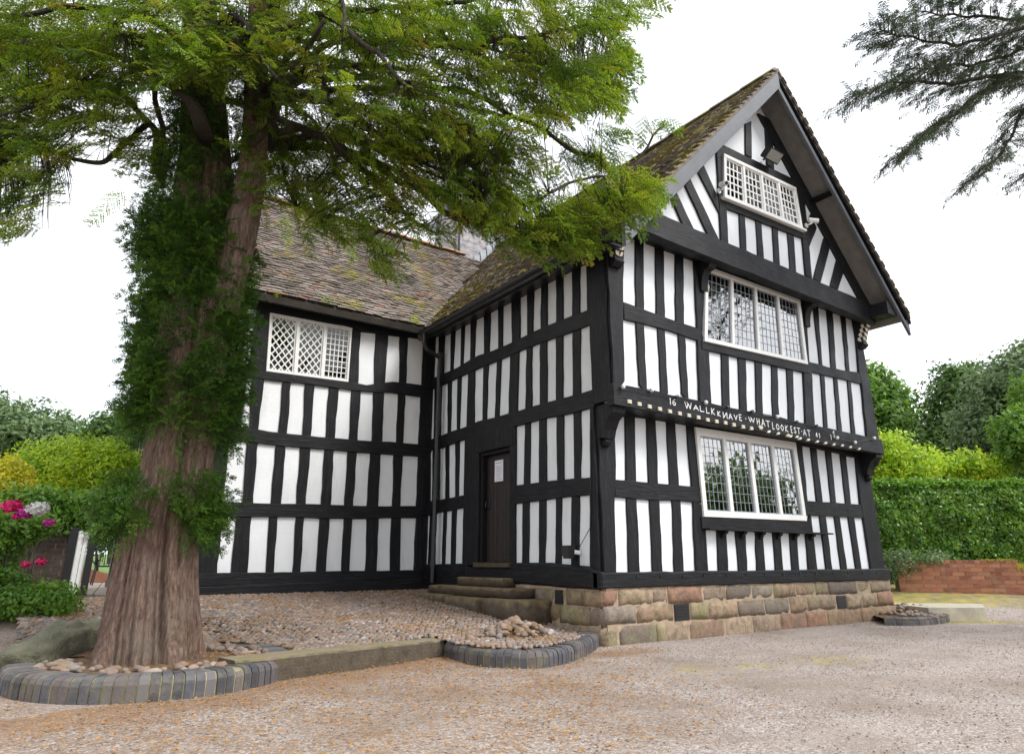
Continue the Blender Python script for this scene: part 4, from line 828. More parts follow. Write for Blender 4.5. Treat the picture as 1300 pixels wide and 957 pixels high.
for k in range(9):
    x=2.3+k*.2; z=roofz(x); m.obox((x+.1,7.70,z+.24),(.085,0,.06),(0,.02,0),(-.02,0,.16))
m.box((2.36,7.66,8.0),(2.43,9.1,8.35)); m.build('lead_flashing',M['leadflash'],CH)
m=MB(); m.tube([(2.40,7.66,8.1),(2.40,7.66,10.3)],.03,8); m.build('pipe',M['metal'],CH)
# ================================================================== STONE PLINTH
def stone_block(m,P,u0,u1,v0,v1,n0,n1):
    g_=.008; u0+=g_;u1-=g_;v0+=g_;v1-=g_; nu=max(2,int((u1-u0)/.06)); nv=max(2,int((v1-v0)/.06)); vs=[];r=random.random(); s=random.random()*50; j=random.uniform(0,.02)
    for b in range(nv+1):
        for a in range(nu+1):
            fu,fv=a/nu,b/nv; e=min(fu*(u1-u0),(1-fu)*(u1-u0),fv*(v1-v0),(1-fv)*(v1-v0)); rd=-.02*(1-min(1,e/.022))**2
            u=u0+(u1-u0)*fu; v=v0+(v1-v0)*fv; ed=.010*noise.noise((u*9,v*9,s)) if e<.001 else 0
            vs.append(P.to3(u+ed,v+ed,n1+j+rd+.014*noise.noise((u*7,v*7,s))+.008*noise.noise((u*20,v*20,s))))
    f=[(b*(nu+1)+a,b*(nu+1)+a+1,(b+1)*(nu+1)+a+1,(b+1)*(nu+1)+a) for b in range(nv) for a in range(nu)]
    per=[a for a in range(nu+1)]+[(b*(nu+1)+nu) for b in range(1,nv+1)]+[nv*(nu+1)+a for a in range(nu-1,-1,-1)]+[b*(nu+1) for b in range(nv-1,0,-1)]
    base=len(vs)
    def uvn(i): b,a=divmod(i,nu+1); return P.to3(u0+(u1-u0)*a/nu,v0+(v1-v0)*b/nv,n0)
    for i in per: vs.append(uvn(i))
    k=len(per); f+=[(per[(i+1)%k],per[i],base+i,base+(i+1)%k) for i in range(k)]
    if P.k=='x': f=[q[::-1] for q in f]
    m.add(vs,f,r)
m=MB(); m.box((.0,-.062,-.25),(UX1+.02,.2,.645)); m.box((-.056,.0,-.25),(.2,WY,.645)); m.box((UX1-.1,.0,-.2),(UX1+.03,11.4,.64)); pl=m.build('plinth',M['mortar'],HOUSE)
m=MB(); def_v=[(.43,.645),(.215,.43),(-.06,.215)]
def xs_from(lst,y): return [FG.uv(*px(VE,x,y),.08)[0] for x in lst]
c1=xs_from([75,145,283,345,487,582,688,777,866,945,1000,1115,1170,1228],620); c1[0]=-.06; c1[-1]=UX1+.06
c2=xs_from([75,220,372],700)+[None]+xs_from([436,515,632,742,845,918,1036],690)+[None]+xs_from([1076,1140,1205,1240],690); 
c3=xs_from([80,150,300,432,580,695,810,915,1000,1140,1250],770); c3[0]=-.06;c3[-1]=UX1+.09
c2[0]=-.06; c2[-1]=UX1+.07
for cs,(v0,v1) in zip((c1,c2,c3),def_v):
    for a,b in zip(cs[:-1],cs[1:]):
        if a is None or b is None: continue
        stone_block(m,FG,a,b,v0+random.uniform(-.012,.012),v1+random.uniform(-.004,.012)*(v1<.6),.04,.072)
vents=[(c2[2],c2[4]),(c2[10],c2[12])]
side_c=[([-.06,.28,.62,.86,1.3,1.72],.42,.62),([-.06,.2,.75,1.2,1.8],.2,.42),([-.06,.4,1.0,1.7],-.05,.2)]
for cs,v0,v1 in side_c:
    for a,b in zip(cs[:-1],cs[1:]): stone_block(m,SD,a,b,v0,v1,.0,.07)
for y in np.arange(.0,11,.5):
    for v0,v1 in def_v: m.box((UX1+.03,y+.01,v0+.01),(UX1+.06,y+.49,v1-.01),random.random())
sb=m.build('stone_block',M['stone'],pl,True); sb['label']='courses of weathered sandstone blocks'
for a,b in vents:
    m=MB(); m.box((a+.012,-.072,.225),(b-.012,-.045,.42))
    for k in range(5): m.box((a+.02,-.08,.24+k*.036),(b-.02,-.07,.255+k*.036))
    m.build('air_vent',M['metal'],pl)
m=MB(); m.box((-.085,.68,.43),(-.045,.82,.60)); m.build('air_vent',M['metal'],pl)
# ================================================================== HOUSE FITTINGS that are things of their own
def floodlight():
    c=FT.uv(*px(VG,700,375),.2); t=empty('floodlight',FT.to3(c[0],c[1],.05)); tag(t,'black rectangular floodlight fixed above the small gable window','floodlight')
    p=FT.to3(c[0],c[1],.22); m=MB(); f=np.array([0,-.64,-.77]); s=np.array([1,0,0]); u=np.cross(s,f)
    m.obox(p,s*.19,u*.11,f*.05); 
    for k in range(-4,5): m.obox(p-f*.065+s*k*.04,s*.006,u*.1,f*.018)
    m.build('housing',M['metal'],t)
    m=MB(); m.obox(p+f*.053,s*.165,u*.085,f*.005); m.build('lens',M['grey_metal'],t)
    m=MB(); m.tube([FT.to3(c[0],c[1],.03),FT.to3(c[0],c[1]+.02,.14),p-f*.05],.018,8); m.build('arm',M['metal'],t)
floodlight()
def cam_unit(pxy,label,right):
    c=FT.uv(*pxy,.12); t=empty('security_camera',FT.to3(c[0],c[1],.04)); tag(t,label,'security camera')
    m=MB(); b=FT.to3(c[0]-(.12 if right else 0),c[1]-.05,.04); m.tube([b,b+[0,-.02,0]],.045,12); m.tube([b,b+[0,-.08,.0],b+[.06 if right else .0,-.10,.05]],.016,8); m.build('mount',M['plastic'],t)
    d=np.array([.75,-.6,-.15]) if right else np.array([-.35,-.8,-.35]); d/=np.linalg.norm(d); p=b+[.05 if right else 0,-.1,.08]
    m=MB(); m.tube([p-d*.07,p-d*.06,p+d*.10,p+d*.11],[.02,.045,.045,.04],14); m.build('body',M['plastic'],t)
    m=MB(); m.tube([p+d*.109,p+d*.114],.03,12); m.build('lens',M['metal'],t)
cam_unit(px(VG,500,500),'white security camera on the post left of the gable window',False); cam_unit(px(VG,870,650),'white security camera to the right of the gable window',True)
def festoon():
    t=empty('string_light',(0,-.4,JZ)); tag(t,'black cable of small white bulbs strung along the inscribed beam','string light')
    pts=[px(VB,205,43),px(VB,350,60),px(VB,475,97),px(VB,625,123),px(VB,735,150),px(VB,858,172),px(VB,988,195),px(VB,1085,225),px(VB,1185,245),px(VD,815,178),px(VD,928,207),px(VD,1050,180)]
    W=[FU.to3(*FU.uv(x,y,.11),.11) for x,y in pts]; lit_={0,1,3,6,9,10,11}
    m=MB(); m.tube(W,.006,6); m.build('cable',M['metal'],t)
    for i,p in enumerate(W):
        m=MB(); 
        if i in lit_:
            m.tube([p+[0,0,z] for z in (-.028,-.02,0,.02,.028)],[.008,.024,.030,.024,.008],12); m.build('bulb',M['plastic'],t,True)
        else: m.tube([p+[-.02,0,-.0],p+[.03,-.0,.02]],.022,8); m.build('bulb_holder',M['metal'],t)
festoon()
t=empty('socket_box',SD.to3(.42,1.15,.03)); tag(t,'small black outdoor lamp with a cable on the side wall by the corner','outdoor lamp')
c=SD.uv(*px(VU,970,492),.1); m=MB(); p=SD.to3(c[0],c[1],.03); m.box(tuple(p+[-.16,-.06,-.07]),tuple(p+[-.04,.07,.06])); m.box(tuple(p+[-.15,-.05,-.10]),tuple(p+[-.06,.05,-.07])); m.build('housing',M['metal'],t)
m=MB(); m.tube([p+[-.06,-.07,-.02],p+[-.0,-.11,-.03]],.028,8); m.build('mount',M['plastic'],t)
q1=SD.uv(*px(VU,1100,340),.05); q2=SD.uv(*px(VT,1160,780),.06); m=MB(); m.tube([p+[-.03,-.1,0],SD.to3(q1[0],q1[1],.05),SD.to3(.08,1.9,.055),SD.to3(.05,2.6,.055)],.005,6); m.build('cable',M['metal'],t)
# ================================================================== STEPS
def rough_box(a,b,mat,name,parent=None,seed=0,rd=.02,amp=.012):
    bm=bmesh.new(); bmesh.ops.create_cube(bm,size=1); 
    for v in bm.verts: v.co=Vector([a[i]+(b[i]-a[i])*(v.co[i]+.5) for i in range(3)])
    bmesh.ops.bevel(bm,geom=bm.edges[:],offset=rd,segments=2,affect='EDGES')
    for _ in range(5):
        es=[e for e in bm.edges if e.calc_length()>.12]
        if es: bmesh.ops.subdivide_edges(bm,edges=es,cuts=1)
    bmesh.ops.triangulate(bm,faces=[f for f in bm.faces if len(f.verts)>4])
    for v in bm.verts: v.co+=Vector(noise.noise_vector(v.co*5+Vector((seed,0,0))))*amp
    me=bpy.data.meshes.new(name); bm.to_mesh(me); bm.free(); me.polygons.foreach_set('use_smooth',[True]*len(me.polygons)); return link(name,me,mat,parent)
ST=empty('stone_steps',(-.5,2.3,.3)); tag(ST,'three worn mossy stone steps rising to the oak door','steps')
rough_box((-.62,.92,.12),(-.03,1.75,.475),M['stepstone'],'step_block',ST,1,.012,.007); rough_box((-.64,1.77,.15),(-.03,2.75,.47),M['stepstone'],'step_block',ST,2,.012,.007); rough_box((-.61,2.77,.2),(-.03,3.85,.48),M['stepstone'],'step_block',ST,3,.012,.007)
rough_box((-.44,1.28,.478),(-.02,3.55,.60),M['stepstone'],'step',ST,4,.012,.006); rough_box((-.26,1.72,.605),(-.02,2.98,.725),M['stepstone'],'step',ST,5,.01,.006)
m=MB(); slab(m,SD,[(DRx-.2,.52),(DLx+.15,.52),(DLx+.15,.87),(DRx-.2,.87)],-.1,.05,.01); m.build('sill_beam',M['beam'],F4)
# ================================================================== COBBLES, KERBS, BEDS
def cz(x,y): return .165+.078*np.maximum(0,np.asarray(y)-.25)+.0*np.asarray(x)-.05*ss(-1.2,.0,x)*(1-ss(.5,2.0,y))
K1=np.array([-3.98,-.26]); K2=np.array([-2.02,.30])
def bed_curve():
    P=[onZ(x,y,0)[:2] for x,y in ((563,833),(585,840),(615,846),(650,848.5),(690,848),(725,840),(750,828),(768,815))]
    out=[]
    P=[P[0]*2-P[1]]+P+[P[-1]*2-P[-2]]
    for i in range(1,len(P)-2):
        for t in np.linspace(0,1,12,endpoint=False):
            a,b,c,d=P[i-1],P[i],P[i+1],P[i+2]; out.append(.5*((2*b)+(-a+c)*t+(2*a-5*b+4*c-d)*t*t+(-a+3*b-3*c+d)*t**3))
    out.append(P[-2]); return np.array(out)
BC=bed_curve()
def resample(P,step):
    L=np.r_[0,np.cumsum(np.linalg.norm(np.diff(P,axis=0),axis=1))]; s=np.arange(0,L[-1],step); return np.array([[np.interp(x,L,P[:,0]),np.interp(x,L,P[:,1])] for x in s]),L[-1]
def brick_kerb(P,name,label,h=.15,w=.235,z0=None,step=.077,closed=False):
    """bull-nosed engineering bricks on edge along the outer curve P (list xy); bricks extend inwards (left normal)"""
    m=MB(); mm=MB(); S,_=resample(P,step); n=len(S)
    for i in range(n-1):
        a=S[i]; b=S[i+1]; t=(b-a); L=np.linalg.norm(t); t/=L; nr=np.array([-t[1],t[0]]); zz=(z0(a[0],a[1]) if z0 else 0)
        prof=[(0,-.12),(0,h-.055),(.014,h-.022),(.045,h-.003),(w*.6,h),(w,h-.004),(w,-.1)]; dz=random.gauss(0,.0035); dn=random.gauss(0,.003); g_=.0068
        def pr(M_,s0,s1,shr,r):
            vs=[]
            for s_ in (s0,s1):
                for (o,z) in prof:
                    kk=1-o*(.0) ; p=a+t*s_+nr*((o if shr==0 else .009+o*.9)+dn*(shr==0)); vs.append((p[0],p[1],zz+z+(dz if shr==0 else -.007)))
            k=len(prof); M_.add(vs,[tuple(range(k))[::-1],tuple(range(k,2*k))]+[(j,(j+1)%k,k+(j+1)%k,k+j) for j in range(k)],r)
        pr(m,g_,L-g_,0,random.random()); pr(mm,-.01,L+.01,.06,.5)
    o=mm.build(name,M['mossmortar']); tag(o,label,'kerb'); m.build('bricks',M['bluebrick'],o,False)
    return o
brick_kerb(BC,'brick_kerb','curved blue brick kerb around the pebble pile beside the house corner',.15)
# straight stone kerb
d=(K2-K1)/np.linalg.norm(K2-K1); nrm=np.array([-d[1],d[0]])
def kerb_piece(a,b,h0,h1,name,w=.27,parent=None,z=-.1):
    m=MB(); n=14; vs=[]; prof=[(0,z),(0,h0-.02),(.012,h0-.004),(.03,h0),(w-.01,h0+.005),(w,h0-.01),(w,z)]; k=len(prof)
    for i in range(n+1):
        p=a+(b-a)*i/n; hh=h0+(h1-h0)*i/n
        for o,zz in prof:
            zz2=zz if zz==z else zz+(hh-h0)+.005*noise.noise((p[0]*6,p[1]*6,zz)); oo=o+.006*noise.noise((p[0]*5,o*9,zz*9+3)); q=p+nrm*oo; vs.append((q[0],q[1],zz2))
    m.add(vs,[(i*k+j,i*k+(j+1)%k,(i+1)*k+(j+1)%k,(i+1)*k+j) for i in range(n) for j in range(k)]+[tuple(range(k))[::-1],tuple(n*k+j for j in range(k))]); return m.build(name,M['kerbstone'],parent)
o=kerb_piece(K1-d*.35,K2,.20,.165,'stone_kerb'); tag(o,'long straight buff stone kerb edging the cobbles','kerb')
# tree bed kerb ring
def ring_pts():
    P=[onZ(x,y,z)[:2] for x,y,z in ((8,856,.1),(25,870,.1),(75,884,.1),(140,893,.1),(210,895,.1),(270,890,.1),(318,878,.1),(345,858,.1),(343,838,.14),(328,827,.17),(300,822,.2))]
    Q=[];P=[P[0]*2-P[1]]+P+[P[-1]*2-P[-2]]
    for i in range(1,len(P)-2):
        for t in np.linspace(0,1,12,endpoint=False):
            a,b,c,d_=P[i-1],P[i],P[i+1],P[i+2]; Q.append(.5*((2*b)+(-a+c)*t+(2*a-5*b+4*c-d_)*t*t+(-a+3*b-3*c+d_)*t**3))
    return np.array(Q)
TB=np.array([-4.72,.62])
def ring2():
    out=[]
    for th in np.linspace(math.radians(172),math.radians(385),70):
        out.append(TB+np.array([math.cos(th)*1.12,math.sin(th)*1.22])+np.array([.0,.0]))
    return np.array(out)
RG=ring2()
brick_kerb(RG,'brick_kerb','curved blue brick kerb around the foot of the yew tree',.17,.23)
m=MB(); n=40; vs=[(TB[0],TB[1],.16)]+[(TB[0]+math.cos(2*math.pi*k/n)*.96,TB[1]+math.sin(2*math.pi*k/n)*1.06,.12) for k in range(n)]
m.add(vs,[(0,1+k,1+(k+1)%n) for k in range(n)]); o=m.build('tree_bed_soil',M['soil']); tag(o,kind='structure')
def in_poly(x,y,P):
    c=False; n=len(P)
    for i in range(n):
        x1,y1=P[i];x2,y2=P[(i+1)%n]
        if (y1>y)!=(y2>y) and x<(x2-x1)*(y-y1)/(y2-y1)+x1: c=not c
    return c
COB=[tuple(K1-d*.3+nrm*.24),tuple(K2+nrm*.2)]+[tuple(p) for p in (BC[4:-2:6]+np.array([.02,.16]))]+[(.0,.3),(0,WY),(-4.6,WY),(-5.3,5.2),(-5.75,3.3),(-5.9,1.9),(-5.3,1.2),(-4.7,.6)]
def cobz(x,y): 
    # on the far left the cobbles merge into the rising ground
    dd=math.hypot(x-TB[0],y-TB[1]); return .15+(float(cz(x,y))-.15)*float(ss(1.0,2.0,dd))
# bed surface below cobbles
step=.12; xs=np.arange(-5.7,.1,step); ys=np.arange(-.9,5.5,step); m=MB()
id_={}
for i,x in enumerate(xs):
    for j,y in enumerate(ys):
        if in_poly(x,y,COB): id_[(i,j)]=len(id_)
vs=[(xs[i],ys[j],cobz(xs[i],ys[j])-.012) for (i,j) in id_]
fs=[(id_[(i,j)],id_[(i+1,j)],id_[(i+1,j+1)],id_[(i,j+1)]) for (i,j) in id_ if (i+1,j) in id_ and (i+1,j+1) in id_ and (i,j+1) in id_]
# fringe so the soil reaches the kerbs and walls
m.add(vs,fs); m.add([(K1[0]-.3,K1[1]+.1,.115),(K2[0],K2[1]+.1,.12),(-2.0,.9,.165),(-3.4,.7,.15)],[(0,1,2,3)]); m.add([(.0,.2,.08),(0,WY,.43),(-.25,WY,.43),(-.25,.2,.09)],[(0,1,2,3)]); m.add([(0,WY,.44),(-4.6,WY,.44),(-4.6,WY-.25,.43),(0,WY-.25,.43)],[(0,1,2,3)])
m.add([(p[0],p[1]+.12,.07) for p in BC[::5]]+[(-.0,.9,.14),(-2.0,.9,.15)],[tuple(range(len(BC[::5])+2))])
o=m.build('cobble_bed',M['soil']); tag(o,kind='structure')
def ico_half():
    bm=bmesh.new(); bmesh.ops.create_icosphere(bm,subdivisions=2,radius=1); V=np.array([v.co[:] for v in bm.verts]); Fc=np.array([[v.index for v in f.verts] for f in bm.faces]); bm.free()
    keep=[f for f in Fc if V[f][:,2].mean()>-.35]; return V,np.array(keep)
IV,IF=ico_half()
def stones_mesh(name,items,mat,parent=None):
    """items: (x,y,z,rx,ry,rz,yaw,tilt)"""
    allv=[];allf=[];rn=[];o=0
    for (x,y,z,rx,ry,rz,ya,ti) in items:
        s=RNG.random(3)*.25; W=IV*(1+.18*np.sin(IV[:,[1,2,0]]*3+s*40)); P=W*[rx,ry,rz]; c,s_=math.cos(ti),math.sin(ti); P=P@np.array([[1,0,0],[0,c,s_],[0,-s_,c]]); c,s_=math.cos(ya),math.sin(ya); P=P@np.array([[c,s_,0],[-s_,c,0],[0,0,1]])
        allv.append(P+[x,y,z]); allf.append(IF+o); o+=len(IV); rn+= [RNG.random()]*len(IF)
    V=np.concatenate(allv);Fa=np.concatenate(allf); me=bpy.data.meshes.new(name); me.vertices.add(len(V)); me.vertices.foreach_set('co',V.reshape(-1).astype(np.float32)); me.loops.add(len(Fa)*3); me.loops.foreach_set('vertex_index',Fa.reshape(-1).astype(np.int32)); me.polygons.add(len(Fa)); me.polygons.foreach_set('loop_start',np.arange(0,len(Fa)*3,3,dtype=np.int32)); me.polygons.foreach_set('loop_total',np.full(len(Fa),3,dtype=np.int32)); me.polygons.foreach_set('use_smooth',np.ones(len(Fa),dtype=bool)); me.update(calc_edges=True)
    at=me.attributes.new('rnd','FLOAT','FACE'); at.data.foreach_set('value',np.array(rn,dtype=np.float32)); return link(name,me,mat,parent)
items=[]
y=-.85
row=0
while y<WY-.04:
    x=-5.7+(row%2)*.03
    while x<-.02:
        xx=x+random.gauss(0,.009); yy=y+random.gauss(0,.008)
        if in_poly(xx,yy,COB) and math.hypot(xx-TB[0],yy-TB[1])>1.15 and not(-.64<xx and .92<yy<3.85):
            s=random.uniform(.8,1.15); items.append((xx,yy,cobz(xx,yy)+random.gauss(0,.004),.036*s,.024*s,.019*s,random.gauss(.5,.5),random.gauss(0,.2)))
        x+=.062
    y+=.047; row+=1
o=stones_mesh('cobblestones',items,M['pebble']); tag(o,'small tan and pink pebbles set as cobbles in front of the left wing','cobbles',kind='stuff')
# individual stones in the tree bed
def single_stone(x,y,z,r,label,group,cat='stone',name='stone',asp=.6):
    o=stones_mesh(name,[(0,0,0,r*random.uniform(.9,1.35),r*random.uniform(.7,.95),r*asp,random.uniform(0,3),random.gauss(0,.2))],M['pebble']); o.location=(x,y,z); tag(o,label,cat,group); return o
k=0
for i in range(400):
    th=random.uniform(math.radians(165),math.radians(395)); rr=random.uniform(.62,.90); x=TB[0]+math.cos(th)*rr; y=TB[1]+math.sin(th)*rr*1.08
    if k>=80: break
    if any(math.hypot(x-a,y-b)<.066 for a,b in getattr(single_stone,'L',[])): continue
    single_stone.L=getattr(single_stone,'L',[])+[(x,y)]; k+=1
    single_stone(x,y,.16,random.uniform(.022,.052),'rounded pinkish grey stone lying in the litter between the yew trunk and its brick kerb','stones around the foot of the yew')
# pebble pile by the steps
pc=onZ(655,800,.22)
k=0
for i in range(130):
    a=random.uniform(0,6.3); r=abs(random.gauss(0,.21)); x=pc[0]+math.cos(a)*r*1.25; y=pc[1]+.0+math.sin(a)*r*.75; z=float(cz(x,y))+.02+max(0,.16*(1-r/.42))*random.uniform(.6,1)
    single_stone(x,y,z,random.uniform(.028,.055),'loose pale pebble in the heap inside the curved kerb by the steps','pebbles heaped by the steps',name='pebble',cat='pebble',asp=.75)
m=MB(); n=20; vs=[(pc[0],pc[1],float(cz(*pc[:2]))+.09)]+[(pc[0]+math.cos(2*math.pi*k/n)*.5,pc[1]+math.sin(2*math.pi*k/n)*.34,float(cz(pc[0],pc[1]))-.02) for k in range(n)]
m.add(vs,[(0,1+k,1+(k+1)%n) for k in range(n)]); o=m.build('pebble_mound',M['soil'],None,True); tag(o,kind='structure')
# boulder / old root on the left of the bed
def boulder(name,c,r,label,rotz,tilt,seed,mat='rock',cat='boulder'):
    bm=bmesh.new(); bmesh.ops.create_icosphere(bm,subdivisions=4,radius=1)
    for v in bm.verts:
        p=v.co.copy(); n1=noise.fractal(p*1.1+Vector((seed,0,0)),1,2,4); k=1+.25*n1; p=Vector((math.copysign(abs(p.x)**.8,p.x),math.copysign(abs(p.y)**.85,p.y),math.copysign(abs(p.z)**.8,p.z)))*k; v.co=Vector((p.x*r[0],p.y*r[1],p.z*r[2]))
    from mathutils import Matrix
    bm.transform(Matrix.Rotation(rotz,4,'Z')@Matrix.Rotation(tilt,4,'Y')); me=bpy.data.meshes.new(name); bm.to_mesh(me); bm.free(); me.polygons.foreach_set('use_smooth',[True]*len(me.polygons)); o=link(name,me,M[mat]); o.location=c; tag(o,label,cat); return o
c=onZ(68,822,.2); boulder('boulder',(c[0],c[1]+.05,.17),(.62,.22,.21),'long mossy grey boulder sloping up beside the yew bed',math.radians(62),-.14,3)
c=onZ(112,800,.3); boulder('boulder',(c[0]+.05,c[1],.24),(.36,.14,.15),'smaller green mossy rock wedged against the yew trunk',math.radians(-8),-.12,8)
# ================================================================== gravel debris: loose pebbles & needles (uncountable)
def scatter_flat(name,n,fn,lx,ly,mat,label,cat,zf,zo=.004):
    Q=np.zeros((n,4,3)); i=0
    for _ in range(n):
        x,y=fn(); z=float(zf(x,y))+zo+random.random()*.006; a=random.uniform(0,6.28); ca,sa=math.cos(a),math.sin(a); L=lx*random.uniform(.6,1.4); W=ly*random.uniform(.7,1.3)
        for k,(u,v) in enumerate(((-L,-W),(L,-W),(L,W),(-L,W))): Q[_,k]=(x+u*ca-v*sa,y+u*sa+v*ca,z+random.uniform(0,.008))
    o=quads_obj(name,Q,RNG.random(n),mat); tag(o,label,cat,kind='stuff'); return o
def fn_l():
    while True:
        x=random.uniform(-6.5,1.6); y=random.uniform(-3.5,2.2); 
        if random.random()<.08+.92*float(1-ss(-1.2,1.0,x-.25-(y-.27)*.61)) and (y<K1[1]+(x-K1[0])*.286 or x<-5.6) and math.hypot(x-TB[0],(y-TB[1])*.93)>1.17: return x,y
scatter_flat('fallen_needles',9000,fn_l,.013,.0028,M['litter'],'orange fallen needles strewn over the gravel in front of the kerbs','leaf litter',gz,.012)
def fn_c():
    while True:
        x=random.uniform(-5.4,-.05); y=random.uniform(-.8,4.3)
        if in_poly(x,y,COB) and (noise.noise((x*1.2,y*1.2,0))>-.05 or y>3.4) and not(x>-.64 and .92<y<3.85): return x,y
scatter_flat('fallen_needles',7000,fn_c,.011,.003,M['litter'],'orange fallen needles caught between the cobbles','leaf litter',cz,.022)
def fn_g():
    while True:
        x=random.uniform(-5.5,8.5); y=random.uniform(-4.6,-.1)
        if not in_poly(x,y,[tuple(p) for p in BC]) and y<K1[1]+(x-K1[0])*.286-.02 or x>.4: return x,y
items=[]
for i in range(9000):
    x,y=fn_g(); s=random.uniform(.002,.0062); items.append((x,y,float(gz(x,y))+.003,s*1.4,s,s*.7,random.uniform(0,3),0))
IV0,IF0=IV,IF
bm=bmesh.new(); bmesh.ops.create_icosphere(bm,subdivisions=1,radius=1); IV=np.array([v.co[:] for v in bm.verts]); IF=np.array([[v.index for v in f.verts] for f in bm.faces]); bm.free()
o=stones_mesh('gravel_chips',items,M['pebble']); tag(o,'loose pinkish gravel chips on the drive before the plinth','gravel',kind='stuff')
IV,IF=IV0,IF0
# ================================================================== foliage machinery
def frames(D,rng,roll=None):
    D=D/np.linalg.norm(D,axis=1,keepdims=True); up=np.tile([0,0,1.],(len(D),1)); S=np.cross(D,up); S/=np.linalg.norm(S,axis=1,keepdims=True)+1e-9; U=np.cross(S,D)
    a=rng.normal(0,roll if roll is not None else .5,len(D))[:,None]; S2=S*np.cos(a)+U*np.sin(a); U2=U*np.cos(a)-S*np.sin(a); return D,S2,U2
def frond_template(rng,L=.5,ntw=13,nn=10,droop=.25,needle=.030,nw=.0065,twl=.17):
    """needles quads in local x(forward), y(side), z(up)"""
    Q=[];T=[]
    def axis_pt(t): return np.array([L*t,0,-droop*L*t*t])
    def add_twig(p0,d,l,n):
        d=d/np.linalg.norm(d); s=np.cross(d,[0,0,1.]); s/=np.linalg.norm(s)+1e-9
        p1=p0+d*l*.5+[0,0,-.02*l]; p2=p0+d*l+[0,0,-.22*l]; T.append((p0,p2))
        for i in range(n):
            t=(i+.4)/n; b=p0*(1-t)+p2*t+np.array([0,0,.04*l*math.sin(t*3)])
            for sg in (-1,1):
                nd=d*.55+s*sg*.85+np.array([0,0,rng.normal(0,.25)]); nd/=np.linalg.norm(nd); ln=needle*rng.uniform(.8,1.2)*(1-.35*t); w=np.cross(nd,[0,0,1.])+rng.normal(0,.3,3); w/=np.linalg.norm(w); w*=nw
                tip=b+nd*ln; Q.append((b,b+nd*ln*.5-w,tip,b+nd*ln*.5+w))
    for k in range(ntw):
        t=(k+.6)/ntw; sg=1 if k%2 else -1; p=axis_pt(t); l=twl*(1-.55*t)*rng.uniform(.75,1.2); add_twig(p,np.array([.75,sg*.75,rng.normal(-.1,.2)]),l,nn)
    add_twig(axis_pt(.9),np.array([1,0,-.4]),twl*.6,nn)
    return np.array(Q),T,[axis_pt(t) for t in np.linspace(0,1,4)]
def place(templ,Pn,D,scale,rng,roll=.6):
    D,S,U=frames(D,rng,roll); M3=np.stack([D,S,U],1) # rows
    Q=templ.reshape(-1,3)
    out=np.einsum('vk,nkj->nvj',Q,M3)*scale[:,None,None]+Pn[:,None,:]
    return out.reshape(-1,4,3)
def ribbon_quads(segs,w):
    """thin crossed ribbons for twigs; segs list of (a,b)"""
    A=np.array([s[0] for s in segs]);B=np.array([s[1] for s in segs]); d=B-A; d/=np.linalg.norm(d,axis=1,keepdims=True)+1e-9
    s=np.cross(d,[0.3,.5,.8]); s/=np.linalg.norm(s,axis=1,keepdims=True)+1e-9; s2=np.cross(d,s); W=w if np.ndim(w)==0 else np.array(w)[:,None]
    return np.concatenate([np.stack([A-s*W,B-s*W*.6,B+s*W*.6,A+s*W],1),np.stack([A-s2*W,B-s2*W*.6,B+s2*W*.6,A+s2*W],1)])
rng=np.random.default_rng(5)
TE=[frond_template(rng) for _ in range(6)]
# ================================================================== YEW TREE
YEW=empty('yew_tree',(TB[0],TB[1],.1)); tag(YEW,'large old yew tree with fluted red-brown trunk standing in the brick edged bed','tree')
def catmull(P,n):
    P=[np.array(p,float) for p in P]; P=[P[0]*2-P[1]]+P+[P[-1]*2-P[-2]]; out=[]
    for i in range(1,len(P)-2):
        for t in np.linspace(0,1,n,endpoint=False):
            a,b,c,d_=P[i-1:i+3]; out.append(.5*((2*b)+(-a+c)*t+(2*a-5*b+4*c-d_)*t*t+(-a+3*b-3*c+d_)*t**3))
    out.append(P[-2]); return np.array(out)
def trunk_mesh(name,ctr,rad,n_th=120,rings=14,flute=.13,seed=0,flare=True,mat='yewbark',parent=None):
    # ctr list of points, rad list -> smooth
    CR=catmull([np.r_[c,r] for c,r in zip(ctr,rad)],rings); vs=[]; m=MB()
    for i,q in enumerate(CR):
        z=q[2]
        for k in range(n_th):
            th=2*math.pi*k/n_th; c,s=math.cos(th),math.sin(th)
            tw=th+.10*z
            f=0
            for (a0,wd,dp) in ((4.82,.075,.36),(4.66,.06,.20),(5.55,.08,.2),(3.9,.08,.2),(2.9,.12,.25),(.4,.12,.25),(1.6,.15,.3),(4.25,.05,.10),(5.2,.05,.12),(4.45,.04,.08),(4.05,.04,.08),(5.85,.05,.12)):
                dlt=(tw-a0+math.pi)%(2*math.pi)-math.pi; f-=dp*math.exp(-(dlt/wd)**2)
            n1=noise.fractal(Vector((c*2.2+seed,s*2.2,z*.45)),1,2,4)*.07+noise.noise((c*9,s*9+seed,z*1.1))*.035+noise.noise((c*24,s*24,z*2.2+seed))*.018
            r=q[3]*(1+f*flute/.2+n1+.010*noise.noise((c*55,s*55+seed,z*4)))
            if flare: 
                fl=math.exp(-max(0,z-.12)/.16)*(.10+.13*math.sin(5*th+seed)+.07*math.sin(9*th)); r*=1+max(-.02,fl)*.9
            vs.append((q[0]+c*r,q[1]+s*r,z))
    R=len(CR); m.add(vs,[(i*n_th+k,i*n_th+(k+1)%n_th,(i+1)*n_th+(k+1)%n_th,(i+1)*n_th+k) for i in range(R-1) for k in range(n_th)]); return m.build(name,M[mat],parent,True)
base=np.array([TB[0]-.07,TB[1]+.02,.02])
def tp(x,y,dd=6.45): return Pd(x,y,dd)
tc=[base,tp(195,740),tp(207,660),tp(226,590),tp(238,500),tp(250,400),tp(258,300),tp(262,215)]
